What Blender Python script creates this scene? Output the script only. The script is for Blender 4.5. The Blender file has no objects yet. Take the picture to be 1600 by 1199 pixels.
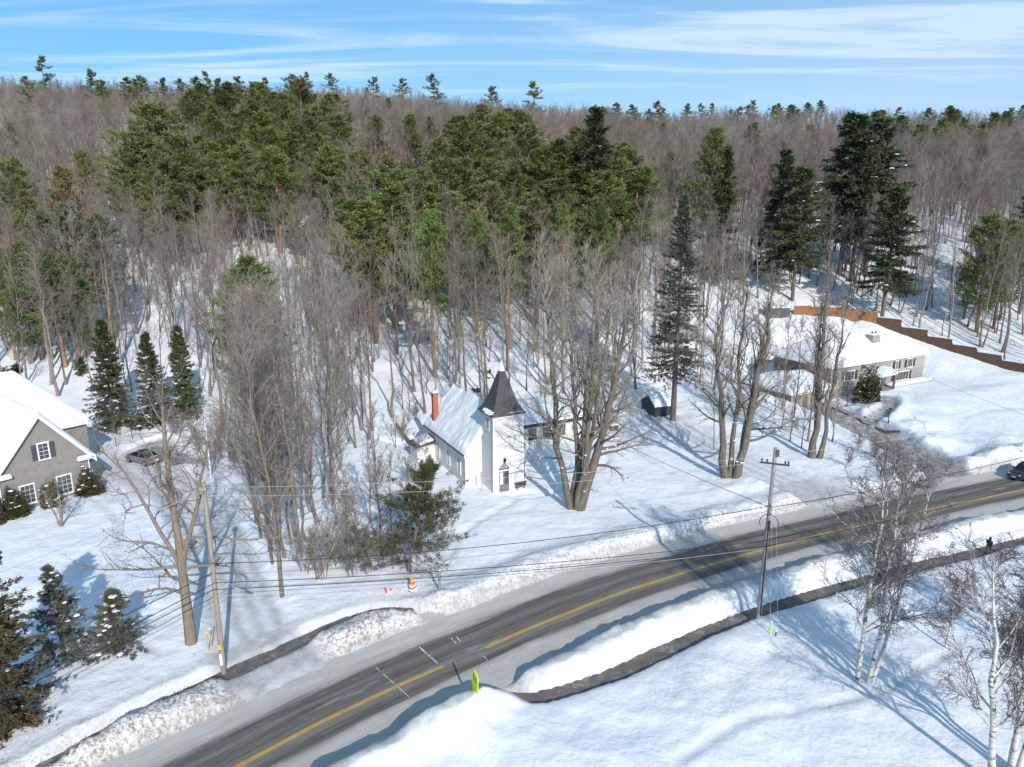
import bpy, math, random
import numpy as np
from mathutils import Vector, Matrix

# ---------------------------------------------------------------- camera, sky, sun, exposure
SC = bpy.context.scene
COL = SC.collection
TH = math.radians(14.0); FPX = 1110.0; CAMH = 33.0
cam_d = bpy.data.cameras.new('camera'); cam = bpy.data.objects.new('camera', cam_d); COL.objects.link(cam)
cam.location = (0, 0, CAMH); cam.rotation_euler = (math.radians(90) - TH, 0, 0)
cam_d.sensor_width = 36.0; cam_d.lens = FPX / 1600 * 36.0; cam_d.clip_end = 5000; cam_d.clip_start = 0.5
SC.camera = cam
SUN_EL = math.radians(30); SUN_AZ = math.radians(161)      # azimuth clockwise from +Y
sdir = Vector((math.sin(SUN_AZ) * math.cos(SUN_EL), math.cos(SUN_AZ) * math.cos(SUN_EL), math.sin(SUN_EL)))
sun_d = bpy.data.lights.new('sun', 'SUN'); sun_d.energy = 2.7; sun_d.angle = math.radians(0.55); sun_d.color = (1.0, 0.95, 0.87)
sun = bpy.data.objects.new('sun', sun_d); COL.objects.link(sun); sun.rotation_euler = sdir.to_track_quat('Z', 'Y').to_euler()
W = bpy.data.worlds.new('World'); SC.world = W; W.use_nodes = True
def build_world():
    nt = W.node_tree; nt.nodes.clear(); N = nt.nodes.new; L = nt.links.new
    out = N('ShaderNodeOutputWorld'); bg = N('ShaderNodeBackground'); L(bg.outputs[0], out.inputs[0]); bg.inputs[1].default_value = 0.15
    tc = N('ShaderNodeTexCoord')
    sky = N('ShaderNodeTexSky'); sky.sky_type = 'NISHITA'; sky.sun_disc = False; sky.sun_elevation = SUN_EL; sky.sun_rotation = SUN_AZ
    sky.altitude = 250; sky.air_density = 1.0; sky.dust_density = 0.3; sky.ozone_density = 2.0
    mp = N('ShaderNodeVectorMath'); mp.operation = 'ADD'; mp.inputs[1].default_value = (0, 0, 0.22); L(tc.outputs['Generated'], mp.inputs[0])
    nm = N('ShaderNodeVectorMath'); nm.operation = 'NORMALIZE'; L(mp.outputs[0], nm.inputs[0]); L(nm.outputs[0], sky.inputs[0])
    # thin cirrus: direction projected on a high flat layer
    sx = N('ShaderNodeSeparateXYZ'); L(tc.outputs['Generated'], sx.inputs[0])
    az = N('ShaderNodeMath'); az.operation = 'MAXIMUM'; L(sx.outputs[2], az.inputs[0]); az.inputs[1].default_value = 0.02
    ad = N('ShaderNodeMath'); ad.operation = 'ADD'; L(az.outputs[0], ad.inputs[0]); ad.inputs[1].default_value = 0.03
    dx = N('ShaderNodeMath'); dx.operation = 'DIVIDE'; L(sx.outputs[0], dx.inputs[0]); L(ad.outputs[0], dx.inputs[1])
    dy = N('ShaderNodeMath'); dy.operation = 'DIVIDE'; L(sx.outputs[1], dy.inputs[0]); L(ad.outputs[0], dy.inputs[1])
    cb = N('ShaderNodeCombineXYZ'); L(dx.outputs[0], cb.inputs[0]); L(dy.outputs[0], cb.inputs[1])
    def layer(scale, rot, sc, det, dist, lo, hi, loc=(0, 0, 0)):
        m = N('ShaderNodeMapping'); m.inputs['Scale'].default_value = scale; m.inputs['Rotation'].default_value = (0, 0, rot); m.inputs['Location'].default_value = loc
        L(cb.outputs[0], m.inputs[0])
        t = N('ShaderNodeTexNoise'); t.inputs['Scale'].default_value = sc; t.inputs['Detail'].default_value = det; t.inputs['Distortion'].default_value = dist; t.inputs['Roughness'].default_value = 0.6
        L(m.outputs[0], t.inputs['Vector'])
        r = N('ShaderNodeMapRange'); r.inputs[1].default_value = lo; r.inputs[2].default_value = hi; r.interpolation_type = 'SMOOTHSTEP'; L(t.outputs[0], r.inputs[0])
        return r
    a = layer((0.30, 1.5, 1), 0.12, 1.0, 10, 1.0, 0.45, 0.68, (3.3, 1.7, 0))
    b = layer((0.22, 0.3, 1), -0.1, 0.55, 4, 0.3, 0.30, 0.58, (1.2, 0.4, 0))
    # a veil that thickens towards the right of the view
    rx = N('ShaderNodeMapRange'); rx.inputs[1].default_value = -1.6; rx.inputs[2].default_value = 2.6; L(dx.outputs[0], rx.inputs[0])
    m1 = N('ShaderNodeMath'); m1.operation = 'MULTIPLY'; L(a.outputs[0], m1.inputs[0]); L(b.outputs[0], m1.inputs[1])
    m2 = N('ShaderNodeMath'); m2.operation = 'MULTIPLY_ADD'; L(rx.outputs[0], m2.inputs[0]); m2.inputs[1].default_value = 0.42; L(m1.outputs[0], m2.inputs[2])
    hz = N('ShaderNodeMapRange'); hz.inputs[1].default_value = 0.30; hz.inputs[2].default_value = 0.13; hz.inputs[3].default_value = 0.0; hz.inputs[4].default_value = 0.22; L(sx.outputs[2], hz.inputs[0])
    m3 = N('ShaderNodeMath'); m3.operation = 'ADD'; m3.use_clamp = True; L(m2.outputs[0], m3.inputs[0]); L(hz.outputs[0], m3.inputs[1])
    m4 = N('ShaderNodeMath'); m4.operation = 'MULTIPLY'; L(m3.outputs[0], m4.inputs[0]); m4.inputs[1].default_value = 0.85
    hs = N('ShaderNodeHueSaturation'); hs.inputs['Saturation'].default_value = 1.28; hs.inputs['Value'].default_value = 0.96; hs.inputs['Hue'].default_value = 0.488; L(sky.outputs[0], hs.inputs['Color'])
    mx = N('ShaderNodeMix'); mx.data_type = 'RGBA'; L(m4.outputs[0], mx.inputs[0]); L(hs.outputs[0], mx.inputs[6]); mx.inputs[7].default_value = (3.0, 3.7, 4.3, 1)
    L(mx.outputs[2], bg.inputs[0])
build_world()
SC.view_settings.view_transform = 'Standard'; SC.view_settings.look = 'None'; SC.view_settings.exposure = 0.66; SC.view_settings.gamma = 1.0
SC.view_settings.use_curve_mapping = False
SC.cycles.max_bounces = 5; SC.cycles.diffuse_bounces = 2; SC.cycles.transparent_max_bounces = 4

# ---------------------------------------------------------------- rays of the survey (pixel of the 1600 px photo -> direction)
def ray(px, py):
    u = (px - 800) / FPX; v = (599.5 - py) / FPX
    return np.array([u, math.cos(TH) + v * math.sin(TH), -math.sin(TH) + v * math.cos(TH)])
def at_Y(px, py, Y):
    d = ray(px, py); return d * (Y / d[1]) + np.array([0, 0, CAMH])
def at_Z(px, py, z):
    d = ray(px, py); return d * ((z - CAMH) / d[2]) + np.array([0, 0, CAMH])

# ---------------------------------------------------------------- mesh builder
class MB:
    def __init__(s): s.v = []; s.f = []; s.n = 0; s.mi = []; s.cur = 0
    def add(s, V, F):
        V = np.asarray(V, float).reshape(-1, 3)
        F = np.asarray(F, np.int64)
        s.v.append(V); s.f.append(F + s.n); s.mi.append(np.full(len(F), s.cur)); s.n += len(V)
    def poly(s, pts): s.add(pts, [list(range(len(pts)))])
    def box(s, c, d, rz=0, rx=0, ry=0):
        x, y, z = [k / 2 for k in d]
        V = np.array([[-x,-y,-z],[x,-y,-z],[x,y,-z],[-x,y,-z],[-x,-y,z],[x,-y,z],[x,y,z],[-x,y,z]])
        if rz or rx or ry:
            R = np.array(Matrix.Rotation(rz, 3, 'Z') @ Matrix.Rotation(ry, 3, 'Y') @ Matrix.Rotation(rx, 3, 'X')); V = V @ R.T
        s.add(V + np.array(c), [[3,2,1,0],[4,5,6,7],[0,1,5,4],[1,2,6,5],[2,3,7,6],[3,0,4,7]])
    def bx(s, x0, x1, y0, y1, z0, z1): s.box(((x0+x1)/2,(y0+y1)/2,(z0+z1)/2),(abs(x1-x0),abs(y1-y0),abs(z1-z0)))
    def prism(s, P, Q):                      # two loops of equal length, side walls and both caps
        n = len(P); V = list(P) + list(Q); s.add(V, [[i, (i+1) % n, n + (i+1) % n, n + i] for i in range(n)])
        s.poly(list(P)[::-1]); s.poly(Q)
    def tubes(s, P, R, k):                   # batch: P (N,m,3), R (N,m)
        P = np.asarray(P, float); R = np.asarray(R, float)
        N, m, _ = P.shape
        if N == 0: return
        T = np.empty_like(P); T[:, 1:-1] = P[:, 2:] - P[:, :-2]; T[:, 0] = P[:, 1] - P[:, 0]; T[:, -1] = P[:, -1] - P[:, -2]
        T /= np.linalg.norm(T, axis=2, keepdims=True) + 1e-9
        ref = np.zeros((N, 1, 3)); td = T.mean(1); ref[:, 0, 0] = np.where(np.abs(td[:, 0]) < 0.7, 1, 0); ref[:, 0, 1] = 1 - ref[:, 0, 0]
        U = np.cross(T, ref); U /= np.linalg.norm(U, axis=2, keepdims=True) + 1e-9; Vv = np.cross(T, U)
        a = np.arange(k) / k * 2 * np.pi
        ring = P[:, :, None, :] + R[:, :, None, None] * (np.cos(a)[None, None, :, None] * U[:, :, None, :] + np.sin(a)[None, None, :, None] * Vv[:, :, None, :])
        i = np.arange(N)[:, None, None] * (m * k); j = np.arange(m - 1)[None, :, None] * k; q = np.arange(k)[None, None, :]; q2 = (q + 1) % k
        F = np.stack([i + j + q, i + j + q2, i + j + k + q2, i + j + k + q], -1).reshape(-1, 4)
        s.add(ring.reshape(-1, 3), F)
    def tube(s, pts, r, k=8, caps=True):
        pts = np.asarray(pts, float); r = np.full(len(pts), r) if np.isscalar(r) else np.asarray(r, float)
        n0 = s.n; s.tubes(pts[None], r[None], k)
        if caps:
            V = s.v[-1]; s.poly(V[:k][::-1]); s.poly(V[-k:])
    def quads(s, Q): Q = np.asarray(Q, float); n = len(Q); s.add(Q.reshape(-1, 3), np.arange(n * 4).reshape(n, 4))
    def grid(s, V):                          # V (a,b,3)
        a, b, _ = V.shape; i = np.arange(a - 1)[:, None] * b; j = np.arange(b - 1)[None, :]
        F = np.stack([i + j, i + j + b, i + j + b + 1, i + j + 1], -1).reshape(-1, 4); s.add(V.reshape(-1, 3), F)
    def mesh(s, name, mats, smooth=False):
        me = bpy.data.meshes.new(name)
        V = np.concatenate(s.v); me.vertices.add(len(V)); me.vertices.foreach_set('co', V.ravel())
        tot = np.concatenate([np.full(len(F), F.shape[1]) for F in s.f]); lv = np.concatenate([F.ravel() for F in s.f])
        me.loops.add(len(lv)); me.polygons.add(len(tot)); me.loops.foreach_set('vertex_index', lv.astype(np.int32))
        st = np.concatenate([[0], np.cumsum(tot)[:-1]]); me.polygons.foreach_set('loop_start', st.astype(np.int32)); me.polygons.foreach_set('loop_total', tot.astype(np.int32))
        me.polygons.foreach_set('material_index', np.concatenate(s.mi).astype(np.int32))
        me.polygons.foreach_set('use_smooth', np.full(len(tot), smooth))
        for m in (mats if isinstance(mats, (list, tuple)) else [mats]): me.materials.append(m)
        me.update(calc_edges=True); return me
    def build(s, name, mats, parent=None, smooth=False, loc=None, rz=None):
        o = bpy.data.objects.new(name, s.mesh(name, mats, smooth)); COL.objects.link(o)
        if parent is not None: o.parent = parent
        if loc is not None: o.location = loc
        if rz is not None: o.rotation_euler = (0, 0, rz)
        return o
def tag(o, label=None, cat=None, group=None, kind=None):
    if label: o['label'] = label
    if cat: o['category'] = cat
    if group: o['group'] = group
    if kind: o['kind'] = kind
    return o
def thing(name, label, cat, loc=(0, 0, 0), rz=0.0, group=None):
    o = bpy.data.objects.new(name, None); COL.objects.link(o); o.location = loc; o.rotation_euler = (0, 0, rz); o.empty_display_size = 0.3
    return tag(o, label, cat, group)
def sub(name, parent, loc=(0, 0, 0), rz=0.0):
    o = bpy.data.objects.new(name, None); COL.objects.link(o); o.parent = parent; o.location = loc; o.rotation_euler = (0, 0, rz); return o
def unit(v): v = np.asarray(v, float); return v / (np.linalg.norm(v, axis=-1, keepdims=True) + 1e-9)

# ---------------------------------------------------------------- materials
MATS = {}
def mat(name, col, rough=0.7, spec=0.3, noise=0.0, nscale=3.0, metal=0.0, rnd=0.0, col2=None, bump=0.0, bscale=8.0, stretch=(1, 1, 1), det=5):
    """Principled with object-space noise between col and col2, per-object random value, optional bump."""
    m = bpy.data.materials.new(name); m.use_nodes = True; nt = m.node_tree; b = nt.nodes['Principled BSDF']; N = nt.nodes.new; L = nt.links.new
    b.inputs['Roughness'].default_value = rough; b.inputs['Metallic'].default_value = metal; b.inputs['Specular IOR Level'].default_value = spec
    b.inputs['Base Color'].default_value = (*col, 1)
    tc = N('ShaderNodeTexCoord'); mp = N('ShaderNodeMapping'); mp.inputs['Scale'].default_value = stretch; L(tc.outputs['Object'], mp.inputs[0])
    src = None
    if noise or col2:
        t = N('ShaderNodeTexNoise'); t.inputs['Scale'].default_value = nscale; t.inputs['Detail'].default_value = det; t.inputs['Roughness'].default_value = 0.65; L(mp.outputs[0], t.inputs['Vector'])
        c2 = col2 or tuple(c * (1 - noise) for c in col)
        r = N('ShaderNodeMapRange'); r.inputs[1].default_value = 0.35; r.inputs[2].default_value = 0.65; L(t.outputs[0], r.inputs[0])
        mx = N('ShaderNodeMix'); mx.data_type = 'RGBA'; L(r.outputs[0], mx.inputs[0]); mx.inputs[6].default_value = (*col, 1); mx.inputs[7].default_value = (*c2, 1); src = mx.outputs[2]
    if rnd:
        oi = N('ShaderNodeObjectInfo'); hs = N('ShaderNodeHueSaturation')
        r1 = N('ShaderNodeMapRange'); r1.inputs[3].default_value = 1 - rnd; r1.inputs[4].default_value = 1 + rnd; L(oi.outputs['Random'], r1.inputs[0]); L(r1.outputs[0], hs.inputs['Value'])
        w = N('ShaderNodeTexWhiteNoise'); w.noise_dimensions = '1D'; L(oi.outputs['Random'], w.inputs['W'])
        r2 = N('ShaderNodeMapRange'); r2.inputs[3].default_value = 0.5 - rnd * 0.1; r2.inputs[4].default_value = 0.5 + rnd * 0.07; L(w.outputs[0], r2.inputs[0]); L(r2.outputs[0], hs.inputs['Hue'])
        if src is None: hs.inputs['Color'].default_value = (*col, 1)
        else: L(src, hs.inputs['Color'])
        src = hs.outputs[0]
    if src is not None: L(src, b.inputs['Base Color'])
    if bump:
        t2 = N('ShaderNodeTexNoise'); t2.inputs['Scale'].default_value = bscale; t2.inputs['Detail'].default_value = 6; L(mp.outputs[0], t2.inputs['Vector'])
        bp = N('ShaderNodeBump'); bp.inputs['Strength'].default_value = bump; bp.inputs['Distance'].default_value = 0.1; L(t2.outputs[0], bp.inputs['Height']); L(bp.outputs[0], b.inputs['Normal'])
    MATS[name] = m; return m
def siding(name, col, pitch=0.14, dark=0.72, axis=2, rough=0.6, noise=0.08, gap=0.12, col2=None):
    """horizontal boards (or vertical with axis 0): thin grooves drawn as darker lines in the colour"""
    m = mat(name, col, rough, 0.3, noise=noise, nscale=1.5, col2=col2); nt = m.node_tree; N = nt.nodes.new; L = nt.links.new; b = nt.nodes['Principled BSDF']
    src = b.inputs['Base Color'].links[0].from_socket
    tc = N('ShaderNodeTexCoord'); sp = N('ShaderNodeSeparateXYZ'); L(tc.outputs['Object'], sp.inputs[0])
    mo = N('ShaderNodeMath'); mo.operation = 'PINGPONG' if False else 'MODULO'; ad = N('ShaderNodeMath'); ad.operation = 'ADD'; ad.inputs[1].default_value = 500 * pitch
    L(sp.outputs[axis], ad.inputs[0]); L(ad.outputs[0], mo.inputs[0]); mo.inputs[1].default_value = pitch
    lt = N('ShaderNodeMath'); lt.operation = 'LESS_THAN'; L(mo.outputs[0], lt.inputs[0]); lt.inputs[1].default_value = pitch * gap
    mx = N('ShaderNodeMix'); mx.data_type = 'RGBA'; mx.blend_type = 'MULTIPLY'; L(lt.outputs[0], mx.inputs[0]); L(src, mx.inputs[6]); mx.inputs[7].default_value = (dark, dark, dark, 1)
    L(mx.outputs[2], b.inputs['Base Color'])
    return m
def brick(name, c1, c2, mortar, scale=4.0, vertical='x'):
    m = bpy.data.materials.new(name); m.use_nodes = True; nt = m.node_tree; b = nt.nodes['Principled BSDF']; N = nt.nodes.new; L = nt.links.new
    b.inputs['Roughness'].default_value = 0.85
    tc = N('ShaderNodeTexCoord'); sp = N('ShaderNodeSeparateXYZ'); L(tc.outputs['Object'], sp.inputs[0])
    s = N('ShaderNodeMath'); s.operation = 'ADD'; L(sp.outputs[0], s.inputs[0]); L(sp.outputs[1], s.inputs[1])
    cb = N('ShaderNodeCombineXYZ'); L(s.outputs[0], cb.inputs[0]); L(sp.outputs[2], cb.inputs[1])
    t = N('ShaderNodeTexBrick'); t.inputs['Scale'].default_value = scale; t.inputs['Color1'].default_value = (*c1, 1); t.inputs['Color2'].default_value = (*c2, 1); t.inputs['Mortar'].default_value = (*mortar, 1)
    t.inputs['Mortar Size'].default_value = 0.012; L(cb.outputs[0], t.inputs['Vector'])
    n = N('ShaderNodeTexNoise'); n.inputs['Scale'].default_value = 1.3; n.inputs['Detail'].default_value = 6; L(tc.outputs['Object'], n.inputs['Vector'])
    r = N('ShaderNodeMapRange'); r.inputs[3].default_value = 0.75; r.inputs[4].default_value = 1.25; L(n.outputs[0], r.inputs[0])
    mx = N('ShaderNodeMix'); mx.data_type = 'RGBA'; mx.blend_type = 'MULTIPLY'; mx.inputs[0].default_value = 1; L(t.outputs[0], mx.inputs[6]); L(r.outputs[0], mx.inputs[7]); L(mx.outputs[2], b.inputs['Base Color'])
    MATS[name] = m; return m

SNOWC = (0.84, 0.85, 0.87)
def snow_mat(name, attrs=False):
    m = bpy.data.materials.new(name); m.use_nodes = True; nt = m.node_tree; b = nt.nodes['Principled BSDF']; N = nt.nodes.new; L = nt.links.new
    b.inputs['Roughness'].default_value = 0.55; b.inputs['Specular IOR Level'].default_value = 0.25
    tc = N('ShaderNodeTexCoord')
    n = N('ShaderNodeTexNoise'); n.inputs['Scale'].default_value = 0.35; n.inputs['Detail'].default_value = 8; L(tc.outputs['Object'], n.inputs['Vector'])
    mx = N('ShaderNodeMix'); mx.data_type = 'RGBA'; L(n.outputs[0], mx.inputs[0]); mx.inputs[6].default_value = (*SNOWC, 1); mx.inputs[7].default_value = (0.76, 0.785, 0.815, 1)
    src = mx.outputs[2]
    if attrs:
        # trampled and ploughed snow with grit: how much of it lies where is stored per vertex
        for nm, colr, sc, lo, hi, stx in (('pack', (0.40, 0.39, 0.37), 1.0, 0.08, 0.66, (1, 1, 1)), ('dirt', (0.30, 0.245, 0.185), 3.8, 0.43, 0.64, (1, 1, 1)), ('bare', (0.17, 0.157, 0.145), 1.1, 0.25, 0.6, (1, 1, 1))):
            at = N('ShaderNodeAttribute'); at.attribute_name = nm
            t = N('ShaderNodeTexNoise'); t.inputs['Scale'].default_value = sc; t.inputs['Detail'].default_value = 9; t.inputs['Roughness'].default_value = 0.72; L(tc.outputs['Object'], t.inputs['Vector'])
            r = N('ShaderNodeMapRange'); r.inputs[1].default_value = lo; r.inputs[2].default_value = hi; L(t.outputs[0], r.inputs[0])
            ml = N('ShaderNodeMath'); ml.operation = 'MULTIPLY'; ml.use_clamp = True; L(r.outputs[0], ml.inputs[0]); L(at.outputs['Fac'], ml.inputs[1])
            k = N('ShaderNodeMix'); k.data_type = 'RGBA'; L(ml.outputs[0], k.inputs[0]); L(src, k.inputs[6]); k.inputs[7].default_value = (*colr, 1); src = k.outputs[2]
    L(src, b.inputs['Base Color'])
    t1 = N('ShaderNodeTexNoise'); t1.inputs['Scale'].default_value = 1.3; t1.inputs['Detail'].default_value = 8; t1.inputs['Roughness'].default_value = 0.58; L(tc.outputs['Object'], t1.inputs['Vector'])
    bp = N('ShaderNodeBump'); bp.inputs['Strength'].default_value = 0.6; bp.inputs['Distance'].default_value = 0.24; L(t1.outputs[0], bp.inputs['Height'])
    if attrs:
        at = N('ShaderNodeAttribute'); at.attribute_name = 'pack'; q = N('ShaderNodeMapRange'); q.inputs[3].default_value = 0.6; q.inputs[4].default_value = 0.22; L(at.outputs['Fac'], q.inputs[0]); L(q.outputs[0], bp.inputs['Strength']); L(bp.outputs[0], b.inputs['Normal'])
    MATS[name] = m; return m
M_SNOWG = snow_mat('snow_ground', True); M_SNOW = snow_mat('snow')
M_BARK = mat('bark_grey', (0.295, 0.25, 0.20), 0.9, 0.1, col2=(0.165, 0.138, 0.11), nscale=2.5, rnd=0.22, bump=0.6, bscale=6, stretch=(3, 3, 0.5))
M_TWIG = mat('twig_grey', (0.265, 0.228, 0.185), 0.9, 0.1, col2=(0.19, 0.163, 0.132), nscale=0.4, rnd=0.28)
M_TWIGR = mat('twig_red', (0.245, 0.185, 0.152), 0.9, 0.1, col2=(0.185, 0.145, 0.122), nscale=0.4, rnd=0.22)
M_TAN = mat('bark_tan', (0.28, 0.225, 0.172), 0.9, 0.1, col2=(0.19, 0.152, 0.118), nscale=2.0, bump=0.4, bscale=5, stretch=(3, 3, 0.6))
M_MAPLE = mat('bark_maple', (0.225, 0.192, 0.15), 0.9, 0.1, col2=(0.105, 0.09, 0.072), nscale=3, bump=0.8, bscale=5, stretch=(3, 3, 0.5))
M_ORANGE = mat('bark_pine_orange', (0.36, 0.20, 0.115), 0.9, 0.1, col2=(0.20, 0.13, 0.09), nscale=1.6, rnd=0.15, stretch=(2, 2, 0.6))
M_PBARK = mat('bark_pine', (0.20, 0.165, 0.14), 0.9, 0.1, col2=(0.13, 0.105, 0.09), nscale=2.0, rnd=0.2, stretch=(2, 2, 0.6))
M_PINE = mat('needles_pine', (0.125, 0.150, 0.046), 0.6, 0.25, col2=(0.18, 0.182, 0.064), nscale=0.35, rnd=0.2, det=3)
M_PINEO = mat('needles_olive', (0.20, 0.195, 0.080), 0.6, 0.25, col2=(0.145, 0.158, 0.062), nscale=0.35, rnd=0.2, det=3)
M_PINEG = mat('needles_bright', (0.10, 0.168, 0.048), 0.6, 0.25, col2=(0.155, 0.182, 0.058), nscale=0.4, rnd=0.15, det=3)
M_PINET = mat('needles_tan', (0.33, 0.245, 0.115), 0.7, 0.2, col2=(0.22, 0.19, 0.10), nscale=0.5, rnd=0.1, det=3)
M_PINEGREY = mat('needles_greyish', (0.20, 0.20, 0.14), 0.7, 0.2, col2=(0.14, 0.16, 0.09), nscale=0.5, rnd=0.1, det=3)
M_PINED = mat('needles_dark_pine', (0.060, 0.076, 0.032), 0.6, 0.25, col2=(0.10, 0.105, 0.045), nscale=0.7, det=4)
M_SPR = mat('needles_spruce', (0.062, 0.088, 0.038), 0.6, 0.25, col2=(0.095, 0.108, 0.048), nscale=0.5, rnd=0.2, det=3)
M_SPRG = mat('needles_spruce_grey', (0.14, 0.14, 0.10), 0.7, 0.2, col2=(0.08, 0.09, 0.062), nscale=0.5, det=3)
M_CEDAR = mat('needles_cedar', (0.075, 0.072, 0.034), 0.7, 0.2, col2=(0.118, 0.086, 0.048), nscale=0.9, det=4)
M_BUSH = mat('leaves_bush', (0.055, 0.058, 0.026), 0.6, 0.25, col2=(0.09, 0.075, 0.03), nscale=0.9, det=3)
def birch_mat():
    m = mat('bark_birch', (0.62, 0.60, 0.56), 0.7, 0.2, col2=(0.50, 0.46, 0.42), nscale=1.2); nt = m.node_tree; N = nt.nodes.new; L = nt.links.new; b = nt.nodes['Principled BSDF']
    src = b.inputs['Base Color'].links[0].from_socket
    tc = N('ShaderNodeTexCoord'); mp = N('ShaderNodeMapping'); mp.inputs['Scale'].default_value = (1.2, 1.2, 4.5); L(tc.outputs['Object'], mp.inputs[0])
    t = N('ShaderNodeTexNoise'); t.inputs['Scale'].default_value = 1.0; t.inputs['Detail'].default_value = 5; L(mp.outputs[0], t.inputs['Vector'])
    r = N('ShaderNodeMapRange'); r.inputs[1].default_value = 0.54; r.inputs[2].default_value = 0.62; L(t.outputs[0], r.inputs[0])
    mx = N('ShaderNodeMix'); mx.data_type = 'RGBA'; L(r.outputs[0], mx.inputs[0]); L(src, mx.inputs[6]); mx.inputs[7].default_value = (0.10, 0.085, 0.075, 1); L(mx.outputs[2], b.inputs['Base Color']); return m
M_BIRCH = birch_mat()
M_BTWIG = mat('twig_birch', (0.19, 0.16, 0.148), 0.9, 0.1, col2=(0.15, 0.125, 0.118), nscale=0.5)
M_WHITE = siding('white_clapboard', (0.68, 0.675, 0.66), 0.17, 0.62)
M_TRIM = mat('white_trim', (0.80, 0.80, 0.79), 0.5, 0.4, noise=0.05, nscale=4)
M_SHING = mat('dark_shingle', (0.055, 0.062, 0.062), 0.85, 0.2, col2=(0.11, 0.115, 0.11), nscale=5, bump=0.5, bscale=12, stretch=(1, 1, 2))
M_DARK = mat('dark_paint', (0.045, 0.045, 0.048), 0.55, 0.4, noise=0.3, nscale=4)
M_CHAR = mat('charcoal_paint', (0.085, 0.085, 0.09), 0.55, 0.4, noise=0.2, nscale=4)
M_GLASS = mat('window_glass', (0.035, 0.04, 0.045), 0.08, 0.6, col2=(0.09, 0.10, 0.105), nscale=1.5)
M_DOOR = mat('grey_door', (0.16, 0.175, 0.185), 0.4, 0.4, noise=0.2, nscale=3)
M_REDBR = brick('red_brick', (0.42, 0.11, 0.06), (0.33, 0.085, 0.05), (0.35, 0.27, 0.22), 5)
M_GREYBR = brick('grey_brick', (0.27, 0.245, 0.22), (0.21, 0.19, 0.17), (0.31, 0.29, 0.27), 4)
M_TANBR = brick('tan_brick', (0.31, 0.28, 0.245), (0.25, 0.225, 0.195), (0.34, 0.32, 0.29), 4)
M_TANSD = siding('tan_siding', (0.38, 0.35, 0.305), 0.2, 0.75, noise=0.1)
M_BROWNS = siding('brown_siding', (0.20, 0.165, 0.135), 0.2, 0.7, noise=0.15)
M_FENCE = siding('fence_wood', (0.16, 0.092, 0.058), 0.16, 0.6, axis=0, noise=0.25, col2=(0.11, 0.07, 0.045))
M_FENCEO = siding('fence_wood_orange', (0.33, 0.145, 0.05), 0.16, 0.6, axis=0, noise=0.2, col2=(0.19, 0.10, 0.055))
M_GREENSH = siding('shed_green', (0.05, 0.07, 0.062), 0.18, 0.7, axis=0, noise=0.2)
M_ASPH = mat('bare_asphalt', (0.085, 0.08, 0.076), 0.85, 0.2, col2=(0.14, 0.128, 0.115), nscale=0.9, bump=0.2, bscale=20)
M_POLEW = mat('pole_wood', (0.40, 0.31, 0.24), 0.9, 0.1, col2=(0.25, 0.20, 0.16), nscale=2, stretch=(4, 4, 0.4))
M_POLEG = mat('pole_wood_grey', (0.36, 0.335, 0.31), 0.9, 0.1, col2=(0.22, 0.20, 0.185), nscale=2, stretch=(4, 4, 0.4))
M_WIRE = mat('wire_black', (0.03, 0.03, 0.03), 0.6, 0.3)
M_WIREG = mat('wire_grey', (0.42, 0.42, 0.43), 0.5, 0.4)
M_METAL = mat('galvanised', (0.42, 0.43, 0.44), 0.4, 0.5, metal=0.6, noise=0.15)
M_YELLOW = mat('yellow_paint', (0.72, 0.42, 0.04), 0.6, 0.3, col2=(0.50, 0.30, 0.06), nscale=1.5)
M_FLUO = mat('fluorescent_yellow', (0.72, 0.86, 0.02), 0.45, 0.4)
M_BLACK = mat('black', (0.02, 0.02, 0.02), 0.5, 0.3)
M_REDO = mat('safety_orange', (0.88, 0.10, 0.02), 0.45, 0.4, noise=0.1)
M_AMBER = mat('amber_plastic', (0.85, 0.50, 0.02), 0.3, 0.5)
M_REFL = mat('reflective_white', (0.82, 0.82, 0.82), 0.4, 0.4)
M_CARG = mat('car_paint_grey', (0.21, 0.213, 0.215), 0.28, 0.6, metal=0.35)
M_CARB = mat('car_paint_black', (0.018, 0.02, 0.026), 0.2, 0.6)
M_CGLASS = mat('car_glass', (0.012, 0.015, 0.018), 0.25, 0.35)
M_TYRE = mat('tyre', (0.022, 0.022, 0.022), 0.85, 0.2)
M_RIM = mat('rim', (0.35, 0.36, 0.37), 0.3, 0.5, metal=0.8)
M_TAIL = mat('tail_light', (0.55, 0.03, 0.03), 0.25, 0.5)
M_GREENBIN = mat('bin_green', (0.02, 0.22, 0.07), 0.5, 0.4)
M_CLOTH = mat('dark_coat', (0.022, 0.02, 0.022), 0.85, 0.2, noise=0.3)
M_CLOTHR = mat('maroon_cloth', (0.16, 0.03, 0.03), 0.85, 0.2)
M_SKIN = mat('skin', (0.55, 0.36, 0.28), 0.6, 0.3)
M_WOODBOX = mat('box_wood', (0.12, 0.09, 0.07), 0.85, 0.2, noise=0.3)

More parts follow.
